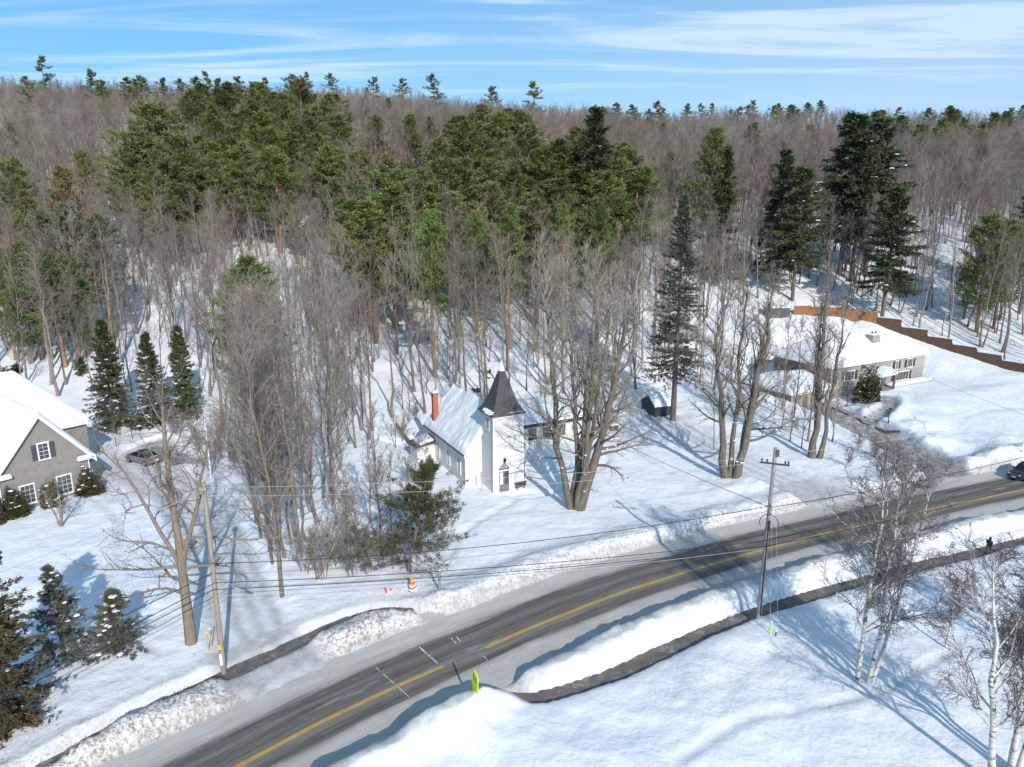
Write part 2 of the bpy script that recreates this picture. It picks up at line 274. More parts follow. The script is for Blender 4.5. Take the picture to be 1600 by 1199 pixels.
# ---------------------------------------------------------------- terrain height
_rng = np.random.default_rng(5); _LAT = _rng.random((256, 256))
def vnoise(x, y):
    xi = np.floor(x).astype(int); yi = np.floor(y).astype(int); fx = x - xi; fy = y - yi
    fx = fx * fx * (3 - 2 * fx); fy = fy * fy * (3 - 2 * fy)
    g = lambda a, b: _LAT[a & 255, b & 255]
    return (g(xi, yi) * (1 - fx) + g(xi + 1, yi) * fx) * (1 - fy) + (g(xi, yi + 1) * (1 - fx) + g(xi + 1, yi + 1) * fx) * fy
def fbm(x, y, sc, octv=4, gain=0.5):
    a = 0; w = 1; t = 0
    for o in range(octv): a = a + w * vnoise(x / sc + 17.3 * o, y / sc + 9.1 * o); t += w; w *= gain; sc /= 2.03
    return a / t * 2 - 1
def sst(a, b, x): t = np.clip((x - a) / (b - a), 0, 1); return t * t * (3 - 2 * t)
_YK = np.arange(0, 1600, 2.0)
def _col(pts):
    ys, zs = zip(*pts); z = np.interp(_YK, ys, zs); k = np.ones(11) / 11; return np.convolve(np.pad(z, 5, 'edge'), k, 'valid')
_SK = np.array([-0.75, -0.25, 0.1, 0.3, 0.75])
_PR = np.array([
    _col([(0,0),(88,0),(110,1.6),(126,5),(150,12),(180,22),(220,35),(280,54),(340,72),(385,83),(460,85),(600,74),(1600,60)]),
    _col([(0,0),(88,.2),(110,2.2),(126,5),(150,12),(180,22),(220,34),(280,52),(340,69),(390,79),(460,80),(600,68),(1600,50)]),
    _col([(0,0),(86,.2),(105,1.6),(126,5.5),(150,12.5),(180,22.5),(220,33),(280,48),(340,62),(390,68),(460,66),(600,60),(1600,50)]),
    _col([(0,0),(86,0),(105,.8),(126,3),(140,6),(150,9.5),(180,21),(220,30.5),(280,42),(340,53),(420,69),(500,85),(580,87),(700,75),(1600,50)]),
    _col([(0,0),(86,0),(105,.4),(126,1.8),(140,4.2),(150,7.2),(165,13.5),(180,20),(220,30),(280,41),(340,51),(420,66),(500,83),(580,85),(700,74),(1600,50)])])
def base_h(x, y):
    s = np.clip(x / np.maximum(y, 40), -0.75, 0.75); iy = np.clip(y / 2.0, 0, len(_YK) - 2.001); j = iy.astype(int); f = iy - j
    k = np.clip(np.searchsorted(_SK, s, 'right') - 1, 0, 3); g = sst(0, 1, (s - _SK[k]) / (_SK[k + 1] - _SK[k]))
    a = _PR[k, j] * (1 - f) + _PR[k, j + 1] * f; b = _PR[k + 1, j] * (1 - f) + _PR[k + 1, j + 1] * f
    return a * (1 - g) + b * g
ROAD = np.array([(-62,-18),(-45,8.5),(-30,23.5),(-16.7,36.2),(-10.5,41.8),(-2.0,48.2),(2.6,51.6),(11.3,57.2),(24.1,63.9),(31.7,67.5),(45.6,73.4),(61.5,79.7),(90,91),(140,111),(220,142)], float)
def smooth_line(P, step=0.8):
    P = np.asarray(P, float); out = []
    Q = np.vstack([2 * P[0] - P[1], P, 2 * P[-1] - P[-2]])
    for i in range(1, len(Q) - 2):
        n = max(2, int(np.linalg.norm(Q[i + 1] - Q[i]) / step)); t = np.arange(n)[:, None] / n
        out.append(0.5 * (2 * Q[i] + (Q[i+1] - Q[i-1]) * t + (2*Q[i-1] - 5*Q[i] + 4*Q[i+1] - Q[i+2]) * t**2 + (3*Q[i] - Q[i-1] - 3*Q[i+1] + Q[i+2]) * t**3))
    out.append(P[-1:]); return np.vstack(out)
ROADL = smooth_line(ROAD)
NWALK = smooth_line([(-60,-4),(-40,22),(-33,30.5),(-28.7,35.6),(-25.2,40.2),(-21.6,44.0),(-17.3,48.1),(-14.2,51.3),(-10.8,53.2),(-7.6,52.9),(-5.2,51.6),(-3.2,49.9)])
SWALK = smooth_line([(-2.2,43.0),(0.6,42.2),(3.3,42.9),(7.4,44.9),(12.9,48.5),(20.7,53.1),(31.7,58.0),(39.3,61.2),(46.6,63.9),(54,66.8),(90,81),(150,105)])
LDRIVE = smooth_line([(-12.5,40.5),(-15.5,43.6),(-19.0,47.3),(-22.4,52.8),(-27.5,61.6),(-33.5,71.5),(-40,79.5),(-46.5,85.5),(-50.5,92.5)])
RDRIVE = smooth_line([(57.5,77),(56,81),(54.6,85),(54.0,92),(53.2,100),(51.5,108),(49.6,114)])
CDRIVE = smooth_line([(41,70),(38,74.5),(35,79.5),(30,88),(26,97),(23.5,104.5)])
CARLANE = smooth_line([(-50.5,95.5),(-47.5,92.5),(-45.0,90.3),(-42.3,88.2)])
BDRIVE = smooth_line([(49.0,113.5),(46.0,116),(43.4,122),(42,130),(39,140),(33,149)])
RPATH = smooth_line([(53.4,104),(57,106.5),(61.5,111.5),(64.6,117.5)])
TRAILS = [smooth_line(p) for p in ([(1.5, 76.5), (5, 78), (8.5, 82), (12, 86), (13, 91)], [(1.0, 76.5), (-2, 72), (-5, 67), (-6, 62)], [(-48, 76), (-42, 70), (-37, 60), (-33, 52), (-27, 47)], [(-47, 94), (-53, 98), (-58, 104)], [(20, 84), (17, 92), (21, 101)], [(70, 106), (82, 112), (90, 108)], [(10, 36), (16, 40), (24, 42), (33, 47)])]
def linedist(P, x, y):
    """distance to a polyline, signed side and length along it"""
    sh = x.shape; x = x.ravel(); y = y.ravel(); bd = np.full(x.shape, 1e9); sd = np.zeros(x.shape); ln = np.zeros(x.shape); acc = 0.0
    m = (x > P[:, 0].min() - 22) & (x < P[:, 0].max() + 22) & (y > P[:, 1].min() - 22) & (y < P[:, 1].max() + 22)
    xs, ys = x[m], y[m]; b = np.full(xs.shape, 1e9); s_ = np.zeros(xs.shape); l_ = np.zeros(xs.shape)
    Q = P[::2] if len(P) > 40 else P
    if not np.array_equal(Q[-1], P[-1]): Q = np.vstack([Q, P[-1:]])
    for i in range(len(Q) - 1):
        a, c = Q[i], Q[i + 1]; d = c - a; L = np.hypot(*d); t = np.clip(((xs - a[0]) * d[0] + (ys - a[1]) * d[1]) / (L * L), 0, 1)
        qx = xs - a[0] - t * d[0]; qy = ys - a[1] - t * d[1]; q = qx * qx + qy * qy; k = q < b
        b[k] = q[k]; s_[k] = np.sign(d[0] * qy - d[1] * qx)[k]; l_[k] = (acc + t * L)[k]; acc += L
    bd[m] = np.sqrt(b); sd[m] = s_; ln[m] = l_
    return bd.reshape(sh), sd.reshape(sh), ln.reshape(sh)
PADS = [  # cx, cy, radius x, radius y, rotation, level, blend
    (-4.6, 87.5, 6.5, 11, 0.47, 0.0, 4), (8, 97, 11, 6, 0.43, 0.4, 4), (-60, 87, 11, 14, 0.9, 0.1, 5), (63, 128, 16, 11, 0.49, 1.0, 6), (49.5, 118, 4.5, 6, 0.49, 0.75, 3), (22.6, 108.2, 2.6, 2.8, 0.3, 1.1, 3)]
GAPN = [(-3.2, 50.4, 2.6)]
DRIVES = ((LDRIVE, 3.4), (RDRIVE, 3.3), (CDRIVE, 3.6))
GAPS = [(-0.6, 43.2, 1.6)]
def snow_h(x, y, extra=False):
    x = np.asarray(x, float); y = np.asarray(y, float)
    h = base_h(x, y)
    for cx, cy, rx, ry, ro, lev, bl in PADS:
        dx, dy = x - cx, y - cy; c, s = math.cos(ro), math.sin(ro); a = dx * c + dy * s; b = -dx * s + dy * c
        q = np.maximum(np.abs(a) - rx, np.abs(b) - ry); k = 1 - sst(0, bl, q); h = h * (1 - k) + lev * k
    far = sst(90, 160, y)
    d, s, t = linedist(ROADL, x, y); sd = np.where(d > 1e8, np.where(y > 0.55 * x + 45, 500.0, -500.0), d * s)
    und = fbm(x, y, 14, 4) * (0.28 + 0.9 * far) + fbm(x, y, 3.2, 3) * (0.15 + 0.12 * far)
    field = h + und + 0.42 * (1 - far)
    # rolling drifts and thrown-up snow on the field beyond the near path
    south = sst(-7.5, -11, sd); field = field + south * (0.55 * np.abs(fbm(x + 40, y, 9, 3)) * sst(-32, -9, sd) + 0.15 * fbm(x, y, 1.6, 2) * sst(-22, -10, sd))
    dn, _, _ = linedist(NWALK, x, y); ds, _, _ = linedist(SWALK, x, y)
    lump = fbm(x, y, 1.5, 4, 0.62)
    gn = np.ones_like(h); gs = np.ones_like(h)
    for gx, gy, gr in GAPN: gn = gn * sst(gr * 0.55, gr, np.hypot(x - gx, y - gy))
    dq = np.full_like(h, 1e6)
    for P_, w_ in DRIVES: dq = np.minimum(dq, linedist(P_, x, y)[0] + 0.5 * fbm(x, y, 3, 2) - w_)
    gn = gn * sst(-0.4, 1.5, dq)
    for gx, gy, gr in GAPS: gs = gs * sst(gr * 0.5, gr, np.hypot(x - gx, y - gy))
    edge_n = 5.5 + 0.5 * fbm(x, y, 5, 2); edge_s = 4.55 + 0.25 * fbm(x, y, 4, 2)
    hn = 0.62 + 0.25 * fbm(x, y, 7, 2) + 0.36 * lump + 0.22 * fbm(x, y, .8, 2)
    hn = hn + 0.9 * np.exp(-(((x - 62) / 5.5) ** 2 + ((y - 89.5) / 3.2) ** 2)) * (1 + .5 * lump) + 0.5 * np.exp(-(((x - 33) / 6.) ** 2 + ((y - 80) / 3) ** 2))
    bn = hn * sst(0, 1.0, sd - edge_n) * (1 - sst(1.6, 5.0, sd - edge_n)) * gn
    hs = 0.90 + 0.26 * lump + 0.16 * fbm(x, y, .8, 2) + 0.15 * fbm(x, y, 6, 2)
    bs = hs * sst(0, 0.75, -sd - edge_s) * (1 - sst(1.7, 3.1, -sd - edge_s)) * gs
    mound = 0.85 * np.exp(-(((x + 3.4) / 3.6) ** 2 + ((y - 39.4) / 2.2) ** 2)) * sst(0.1, 1.3, -sd - edge_s) * (1 + 0.5 * lump + 0.25 * fbm(x, y, .9, 2))
    for mx_, my_, ma, mw in ((60, 108, .9, 2.6), (60.5, 101, 1.0, 3.0), (60, 95, .8, 2.6), (66, 92, .7, 3.5), (70, 96, .5, 4), (64, 105, .5, 3), (30, 80, .5, 3), (25, 78, .5, 3), (-8, 57.5, .4, 2)): field = field + ma * np.exp(-((x - mx_) ** 2 + (y - my_) ** 2) / mw ** 2) * (1 + .4 * lump)
    field = field + 0.05 * fbm(x, y, 1.0, 2)
    # road level -> field
    rise = np.where(sd > 0, sst(0.0, 1.6, sd - edge_n), sst(0.0, 0.9, -sd - edge_s))
    ap = np.ones_like(h)
    for gx, gy, gr in GAPN: ap = ap * (0.12 + 0.88 * sst(gr * 0.5, gr * 1.15, np.hypot(x - gx, y - gy)))
    ap = ap * (0.15 + 0.85 * sst(-0.6, 1.5, dq))
    z = -0.06 * (1 - rise) + field * rise * (0.25 + 0.75 * ap) + (bn + bs) + mound
    # drives: ploughed to a packed layer, snow thrown to both sides
    pack = np.zeros_like(h); bare = np.zeros_like(h)
    for P, w, lev, pk, br, bank in ((LDRIVE, 2.5, 0.10, 0.95, 0.12, 0.22), (RDRIVE, 2.9, 0.06, 0.9, 1.0, 0.6), (CDRIVE, 3.2, 0.14, 0.8, 0.05, 0.25), (BDRIVE, 1.5, 0.1, 0.9, 0.85, 0.3), (CARLANE, 0.9, 0.08, 0.9, 1.0, 0.25), (RPATH, 0.8, 0.1, 0.8, 0.9, 0.3)):
        q, _, l = linedist(P, x, y); q = q + 0.35 * fbm(x, y, 2.5, 2); k = 1 - sst(w, w + 0.9, q); hb = base_h(x, y); side = sst(4.8, 6.4, sd + 0.5 * fbm(x, y, 3, 2)); k = k * side
        for cx, cy, rx, ry, ro, lv, bl in PADS:
            dx, dy = x - cx, y - cy; c_, s_ = math.cos(ro), math.sin(ro); a = dx * c_ + dy * s_; b = -dx * s_ + dy * c_
            kk = 1 - sst(0, bl, np.maximum(np.abs(a) - rx, np.abs(b) - ry)); hb = hb * (1 - kk) + lv * kk
        z = z + bank * (1 + 0.6 * lump) * sst(w, w + .8, q) * (1 - sst(w + 1.2, w + 3, q)) * sst(6.0, 9.0, np.abs(sd))
        rut = 0.08 * np.cos((q - 0.75) * 3.6) * (q < w)
        z = z * (1 - k) + (hb + lev + rut + 0.03 * lump) * k; pack = np.maximum(pack, pk * k * (0.62 + 0.38 * np.cos((q - 0.75) * 4.2))); bare = np.maximum(bare, br * k)
    # paths: shovelled trench with steep sides
    wig = 0.10 * fbm(x, y, 1.3, 2)
    kn = 1 - sst(0.62, 1.0, dn + wig); ks = 1 - sst(0.70, 1.15, ds + wig)
    k = np.maximum(kn, ks); z = z * (1 - k) + (-0.06) * k
    # shovelled step in front of the church, hollow round the maple
    q = np.hypot((x - 1.8) / 3.0, (y - 77.5) / 1.6); z = z - 0.30 * (1 - sst(0.5, 1.1, q)) * (z > 0.3)
    # trodden lines in the open snow
    tr = np.zeros_like(h)
    for P in TRAILS: tr = np.maximum(tr, 1 - sst(0.15, 0.55, linedist(P, x, y)[0] + 0.12 * fbm(x, y, .9, 2)))
    z = z - 0.16 * tr * (0.6 + 0.8 * vnoise(x * 1.7, y * 1.7))
    if not extra: return z
    near_n = (1 - sst(1.5, 9.0, sd - 5.2)) * (sd > 0) * (t > 45)
    dirt = np.clip(np.maximum(1.45 * (1 - sst(1.4, 5.0, sd - 5.2)) * (sd > 4.6) * (0.55 + 0.75 * (x < -10)) , 0.85 * (1 - sst(0.3, 3.2, -sd - 4.6)) * (sd < 0) * 0.55), 0, 1.3)
    dirt = np.maximum(dirt, 0.5 * near_n); dirt = np.maximum(dirt, 0.75 * np.exp(-(((x - 62) / 5.5) ** 2 + ((y - 88.5) / 3) ** 2)))
    dirt = np.maximum(dirt, 0.28 * south * (1 - sst(-24, -12, -np.abs(sd) * 0 + sd * -1 - 36)) * (fbm(x, y, 12, 2) > -0.1) * (sd > -26))
    dirt = np.maximum(dirt, 0.35 * far)
    pk2 = np.zeros_like(h)
    for gx, gy, gr in GAPN: pk2 = np.maximum(pk2, 1.0 * (1 - sst(gr * 0.7, gr * 1.3, np.hypot(x - gx, y - gy))))
    drv = 1 - sst(-0.8, 1.0, dq); dirt = dirt * (1 - 0.85 * drv)
    pk2 = np.maximum(pk2, 0.95 * (1 - sst(-0.5, 1.2, dq)) * (np.abs(sd) < 12))
    pack = np.maximum(pack, np.maximum(pk2, 0.9 * (np.abs(sd) < 6.2))); pack = np.maximum(pack, 0.55 * (1 - sst(4, 13, np.hypot((x + 47) * 0.8, y - 84))))
    pack = np.maximum(pack, 0.4 * tr); pack = np.maximum(pack, 0.35 * (1 - sst(1.5, 2.6, dn))); pack = np.maximum(pack, 0.35 * (1 - sst(1.5, 2.6, ds)))
    return z, dirt, pack, bare
def hz(x, y): return float(snow_h(np.array([x]), np.array([y]))[0])
def G(px, py, zoff=0.0):
    """where the ray through a surveyed pixel meets the ground"""
    d = ray(px, py); t = np.arange(20, 560, 0.5); P = d[None] * (t / d[1])[:, None] + np.array([0, 0, CAMH])
    k = np.argmax(P[:, 2] <= snow_h(P[:, 0], P[:, 1])); a = P[max(k - 1, 0)]; b = P[k]
    for _ in range(8):
        m = (a + b) / 2
        if m[2] <= hz(m[0], m[1]): b = m
        else: a = m
    return np.array([b[0], b[1], b[2] + zoff])
def axis(segs):
    out = []
    for a, b, st in segs: out.append(np.linspace(a, b, max(1, int(round((b - a) / st))), endpoint=False))
    out.append([segs[-1][1]]); return np.concatenate(out)
def build_ground():
    xs = axis([(-1400,-500,60),(-500,-200,10),(-200,-80,2.5),(-80,-62,0.8),(-62,78,0.36),(78,110,0.8),(110,220,2.5),(220,500,10),(500,1400,60)])
    ys = axis([(-300,0,20),(0,20,2),(20,30,0.6),(30,100,0.34),(100,135,0.7),(135,220,2),(220,480,5),(480,1500,34)])
    X, Y = np.meshgrid(xs, ys, indexing='ij'); z, dirt, pack, bare = snow_h(X, Y, True)
    m = MB(); m.grid(np.stack([X, Y, z], -1)); o = m.build('snow_ground', M_SNOWG, smooth=True)
    for nm, A in (('dirt', dirt), ('pack', pack), ('bare', bare)):
        at = o.data.attributes.new(nm, 'FLOAT', 'POINT'); at.data.foreach_set('value', A.ravel().astype(np.float32))
    tag(o, kind='structure')
build_ground()

# ---------------------------------------------------------------- road, paths and their markings
def ribbon_pts(P, offs, z):
    T = np.gradient(P, axis=0); T /= np.linalg.norm(T, axis=1, keepdims=True); Nn = np.stack([-T[:, 1], T[:, 0]], 1)
    V = P[:, None, :] + Nn[:, None, :] * np.asarray(offs)[None, :, None]
    return np.concatenate([V, np.full(V.shape[:2] + (1,), z)], 2)
def ribbon(name, P, offs, z, m, kind=None):
    V = ribbon_pts(P, offs, z)[:, ::-1]; b = MB(); b.grid(V); o = b.build(name, m)
    ln = np.concatenate([[0], np.cumsum(np.linalg.norm(np.diff(P, axis=0), axis=1))]); uv = np.stack(np.broadcast_arrays(np.asarray(offs)[::-1][None, :], ln[:, None]), -1).reshape(-1, 2)
    lay = o.data.uv_layers.new(name='UVMap'); vi = np.empty(len(o.data.loops), np.int32); o.data.loops.foreach_get('vertex_index', vi); lay.data.foreach_set('uv', uv[vi].ravel().astype(np.float32))
    if kind: tag(o, kind=kind)
    return o
def road_mat():
    m = bpy.data.materials.new('winter_road'); m.use_nodes = True; nt = m.node_tree; b = nt.nodes['Principled BSDF']; N = nt.nodes.new; L = nt.links.new
    uv = N('ShaderNodeUVMap'); uv.uv_map = 'UVMap'; sp = N('ShaderNodeSeparateXYZ'); L(uv.outputs[0], sp.inputs[0])
    def noise(sx, sy, det, rough=0.6, loc=0.0, dist=0.0):
        mp = N('ShaderNodeMapping'); mp.inputs['Scale'].default_value = (sx, sy, 1); mp.inputs['Location'].default_value = (loc, loc, 0); L(uv.outputs[0], mp.inputs[0])
        t = N('ShaderNodeTexNoise'); t.inputs['Scale'].default_value = 1; t.inputs['Detail'].default_value = det; t.inputs['Roughness'].default_value = rough; t.inputs['Distortion'].default_value = dist; L(mp.outputs[0], t.inputs[0]); return t.outputs[0]
    def math_(op, a, b_=None, clamp=False):
        k = N('ShaderNodeMath'); k.operation = op; k.use_clamp = clamp
        for i, q in enumerate((a, b_)):
            if q is None: continue
            if isinstance(q, (int, float)): k.inputs[i].default_value = q
            else: L(q, k.inputs[i])
        return k.outputs[0]
    # cover of packed snow and salt dust across the lane: cross-profile moved about by long streaks
    wob = math_('MULTIPLY', math_('SUBTRACT', noise(0.5, 0.05, 6, 0.65), 0.5), 1.7)
    fine = math_('MULTIPLY', math_('SUBTRACT', noise(4.5, 0.16, 9, 0.78, 5), 0.5), 1.8)
    d = math_('ADD', sp.outputs[0], math_('ADD', wob, math_('MULTIPLY', fine, 0.35)))
    cr = N('ShaderNodeValToRGB'); L(math_('MULTIPLY', math_('ADD', d, 5.5), 1 / 12.0), cr.inputs[0]); cr.color_ramp.interpolation = 'LINEAR'
    st = [(-5.5, .97), (-4.6, .92), (-2.2, .86), (-1.75, .62), (-1.45, .12), (-0.95, .10), (-0.6, .25), (0.1, .28), (0.55, .16), (1.35, .10), (1.9, .26), (2.35, .12), (3.0, .10), (3.5, .72), (4.2, .93), (6.2, .99)]
    el = cr.color_ramp.elements
    while len(el) < len(st): el.new(0.5)
    for e, (p, v) in zip(el, st): e.position = (p + 5.5) / 12.0; e.color = (v, v, v, 1)
    cov = math_('ADD', cr.outputs[0], math_('MULTIPLY', fine, 0.5))
    patch = N('ShaderNodeMapRange'); patch.inputs[1].default_value = 0.58; patch.inputs[2].default_value = 0.68; L(noise(0.9, 0.13, 7, 0.7, 9), patch.inputs[0])
    cov = math_('ADD', cov, math_('MULTIPLY', patch.outputs[0], 0.34), True)
    asp = N('ShaderNodeMix'); asp.data_type = 'RGBA'; L(noise(1.2, 0.25, 6, 0.6, 3), asp.inputs[0]); asp.inputs[6].default_value = (0.052, 0.049, 0.045, 1); asp.inputs[7].default_value = (0.105, 0.086, 0.064, 1)
    sn = N('ShaderNodeMix'); sn.data_type = 'RGBA'; L(noise(0.8, 0.3, 8, 0.7, 1), sn.inputs[0]); sn.inputs[6].default_value = (0.36, 0.335, 0.295, 1); sn.inputs[7].default_value = (0.66, 0.63, 0.585, 1)
    mx = N('ShaderNodeMix'); mx.data_type = 'RGBA'; L(cov, mx.inputs[0]); L(asp.outputs[2], mx.inputs[6]); L(sn.outputs[2], mx.inputs[7])
    L(mx.outputs[2], b.inputs['Base Color']); b.inputs['Roughness'].default_value = 0.75; b.inputs['Specular IOR Level'].default_value = 0.3
    bp = N('ShaderNodeBump'); bp.inputs['Strength'].default_value = 0.3; bp.inputs['Distance'].default_value = 0.06; L(cov, bp.inputs['Height']); L(bp.outputs[0], b.inputs['Normal'])
    return m
ribbon('road', ROADL, np.linspace(-5.6, 7.0, 8), 0.0, road_mat(), 'structure')
def worn(name, col, under, lo, hi, sc=1.2):
    m = mat(name, col, 0.65, 0.3); nt = m.node_tree; N = nt.nodes.new; L = nt.links.new; b = nt.nodes['Principled BSDF']
    tc = N('ShaderNodeTexCoord'); t = N('ShaderNodeTexNoise'); t.inputs['Scale'].default_value = sc; t.inputs['Detail'].default_value = 8; t.inputs['Roughness'].default_value = 0.7; L(tc.outputs['Object'], t.inputs['Vector'])
    r = N('ShaderNodeMapRange'); r.inputs[1].default_value = lo; r.inputs[2].default_value = hi; L(t.outputs[0], r.inputs[0])
    mx = N('ShaderNodeMix'); mx.data_type = 'RGBA'; L(r.outputs[0], mx.inputs[0]); mx.inputs[6].default_value = (*col, 1); mx.inputs[7].default_value = (*under, 1); L(mx.outputs[2], b.inputs['Base Color']); return m
k0 = (ROADL[:, 0] > -40) & (ROADL[:, 0] < 150)
cl = ROADL[k0 & ~((ROADL[:, 0] > -4.6) & (ROADL[:, 0] < -2.4))]
def split_line(P, gap=2.0):
    br = np.where(np.linalg.norm(np.diff(P, axis=0), axis=1) > gap)[0] + 1; return np.split(P, br)
mb = MB()
for seg in split_line(cl):
    mb.grid(ribbon_pts(seg, (0.14, 0.03), 0.006)); mb.grid(ribbon_pts(seg, (-0.03, -0.14), 0.006))
tag(mb.build('road_centre_line', worn('worn_yellow', (0.66, 0.37, 0.035), (0.33, 0.25, 0.12), 0.50, 0.72)), kind='structure')
def cross_line(px0, py0, px1, py1, w):
    a = at_Z(px0, py0, 0)[:2]; b = at_Z(px1, py1, 0)[:2]; t = np.linspace(0, 1, 12)[:, None]; return ribbon_pts(a + (b - a) * t, (w / 2, -w / 2), 0.005)
mb = MB()
for a in ((655, 1011, 684, 1037, .13), (586, 1042, 640, 1090, .07), (705, 997, 712, 1005, .13), (713, 995, 720, 1003, .13), (745, 1015, 775, 1045, .06)): mb.grid(cross_line(*a))
tag(mb.build('crosswalk_lines', worn('worn_white', (0.66, 0.65, 0.62), (0.20, 0.18, 0.155), 0.44, 0.58, 1.4)), kind='structure')
def path_mat():
    m = mat('shovelled_path', (0.095, 0.086, 0.078), 0.8, 0.25, col2=(0.19, 0.165, 0.14), nscale=0.9, det=8, bump=0.15, bscale=15); nt = m.node_tree; N = nt.nodes.new; L = nt.links.new; b = nt.nodes['Principled BSDF']
    src = b.inputs['Base Color'].links[0].from_socket; tc = N('ShaderNodeTexCoord')
    t = N('ShaderNodeTexNoise'); t.inputs['Scale'].default_value = 0.7; t.inputs['Detail'].default_value = 9; t.inputs['Roughness'].default_value = 0.7; L(tc.outputs['Object'], t.inputs['Vector'])
    r = N('ShaderNodeMapRange'); r.inputs[1].default_value = 0.53; r.inputs[2].default_value = 0.85; L(t.outputs[0], r.inputs[0])
    mx = N('ShaderNodeMix'); mx.data_type = 'RGBA'; L(r.outputs[0], mx.inputs[0]); L(src, mx.inputs[6]); mx.inputs[7].default_value = (0.5, 0.49, 0.48, 1); L(mx.outputs[2], b.inputs['Base Color']); return m
M_PATH = path_mat()
ribbon('footpath_far_side', NWALK[:-7], np.linspace(-1.3, 1.3, 4), 0.008, M_PATH, 'structure'); ribbon('footpath_near_side', SWALK[2:], np.linspace(-1.35, 1.35, 4), 0.008, M_PATH, 'structure')

# dry grass tips and road grit sticking out of the ploughed banks: nobody could count them
def dry_grass():
    r = np.random.default_rng(77); n = 26000; i = r.integers(0, len(ROADL) - 1, n); T = np.gradient(ROADL, axis=0); T = T / np.linalg.norm(T, axis=1, keepdims=True); Nn = np.stack([-T[:, 1], T[:, 0]], 1)
    off = 5.9 + np.abs(r.normal(0, 2.1, n)); p = ROADL[i] + Nn[i] * off[:, None] + T[i] * r.uniform(-.4, .4, n)[:, None]
    w = (fbm(p[:, 0], p[:, 1], 5, 3) + 0.35 * (p[:, 0] < -8) + .12 * (p[:, 0] < 2) > 0.22) & (p[:, 0] > -45) & (p[:, 0] < 70) & (np.min(np.abs(off[:, None] - 0), 1) > 0)
    dn_, _, _ = linedist(NWALK, p[:, 0], p[:, 1]); dl = np.min([linedist(P_, p[:, 0], p[:, 1])[0] for P_ in (LDRIVE, RDRIVE, CDRIVE)], 0); w &= (dn_ > 1.0) & (dl > 3.4); p = p[w]
    z = snow_h(p[:, 0], p[:, 1]); b = np.column_stack([p, z - .02]); m = MB(); d = unit(np.column_stack([r.normal(0, .5, (len(p), 2)), np.ones(len(p))])); s = unit(np.cross(d, unit(r.normal(0, 1, (len(p), 3))))); L = r.uniform(.06, .24, len(p))[:, None]; q = r.uniform(.012, .034, len(p))[:, None]
    m.quads(np.stack([b - s * q, b + s * q, b + d * L + s * q * .4, b + d * L - s * q * .4], 1))
    tag(m.build('dry_grass', mat('dry_grass', (0.27, 0.205, 0.125), 0.9, 0.1, col2=(0.15, 0.115, 0.08), nscale=1.0)), kind='stuff')
dry_grass()

# ---------------------------------------------------------------- tree building
def rotvec(T, ang, az):
    """turn unit vectors T by ang away from themselves, around them by az"""
    ref = np.zeros_like(T); ref[..., 0] = np.where(np.abs(T[..., 0]) < 0.7, 1, 0); ref[..., 1] = 1 - ref[..., 0]
    U = unit(np.cross(T, ref)); V = np.cross(T, U)
    return T * np.cos(ang)[..., None] + (U * np.cos(az)[..., None] + V * np.sin(az)[..., None]) * np.sin(ang)[..., None]
def poly_at(P, R, i, t):
    m = P.shape[1]; f = t * (m - 1); j = np.minimum(f.astype(int), m - 2); g = (f - j)
    p = P[i, j] * (1 - g)[:, None] + P[i, j + 1] * g[:, None]; r = R[i, j] * (1 - g) + R[i, j + 1] * g
    return p, r, unit(P[i, j + 1] - P[i, j])
def shoot(p, d, L, r0, r1, m, rng, up=0.0, wig=0.12):
    """grow polylines from p along d; up bends them towards the sky (or down when negative)"""
    N = len(p); P = np.empty((N, m, 3)); P[:, 0] = p; d = d.copy(); st = (L / (m - 1))[:, None]
    for j in range(1, m):
        d = d + rng.normal(0, wig, (N, 3)); d[:, 2] += up; d = unit(d); P[:, j] = P[:, j - 1] + d * st
    s = np.linspace(0, 1, m)[None, :]; R = r0[:, None] * (1 - s) + r1[:, None] * s
    return P, R
def kids(P, R, n, tr, ang, ratio, rng, m, up, wig, rr=0.55, rmin=0.006, taper=0.55, Lb=None, azm=None):
    N = len(P); i = np.repeat(np.arange(N), n); t = tr[0] + (tr[1] - tr[0]) * (np.tile(np.arange(n), N) + rng.random(N * n)) / n
    p, r, T = poly_at(P, R, i, t); a = rng.uniform(*ang, N * n); az = rng.uniform(0, 2 * np.pi, N * n) if azm is None else azm(N * n)
    d = rotvec(T, a, az)
    Lp = np.linalg.norm(np.diff(P, axis=1), axis=2).sum(1)[i] if Lb is None else Lb
    L = Lp * ratio * (1 - taper * t) * rng.uniform(0.7, 1.3, N * n)
    r0 = np.maximum(r * rr, rmin)
    return shoot(p, d, L, r0, np.full(N * n, rmin * 0.6), m, rng, up, wig)
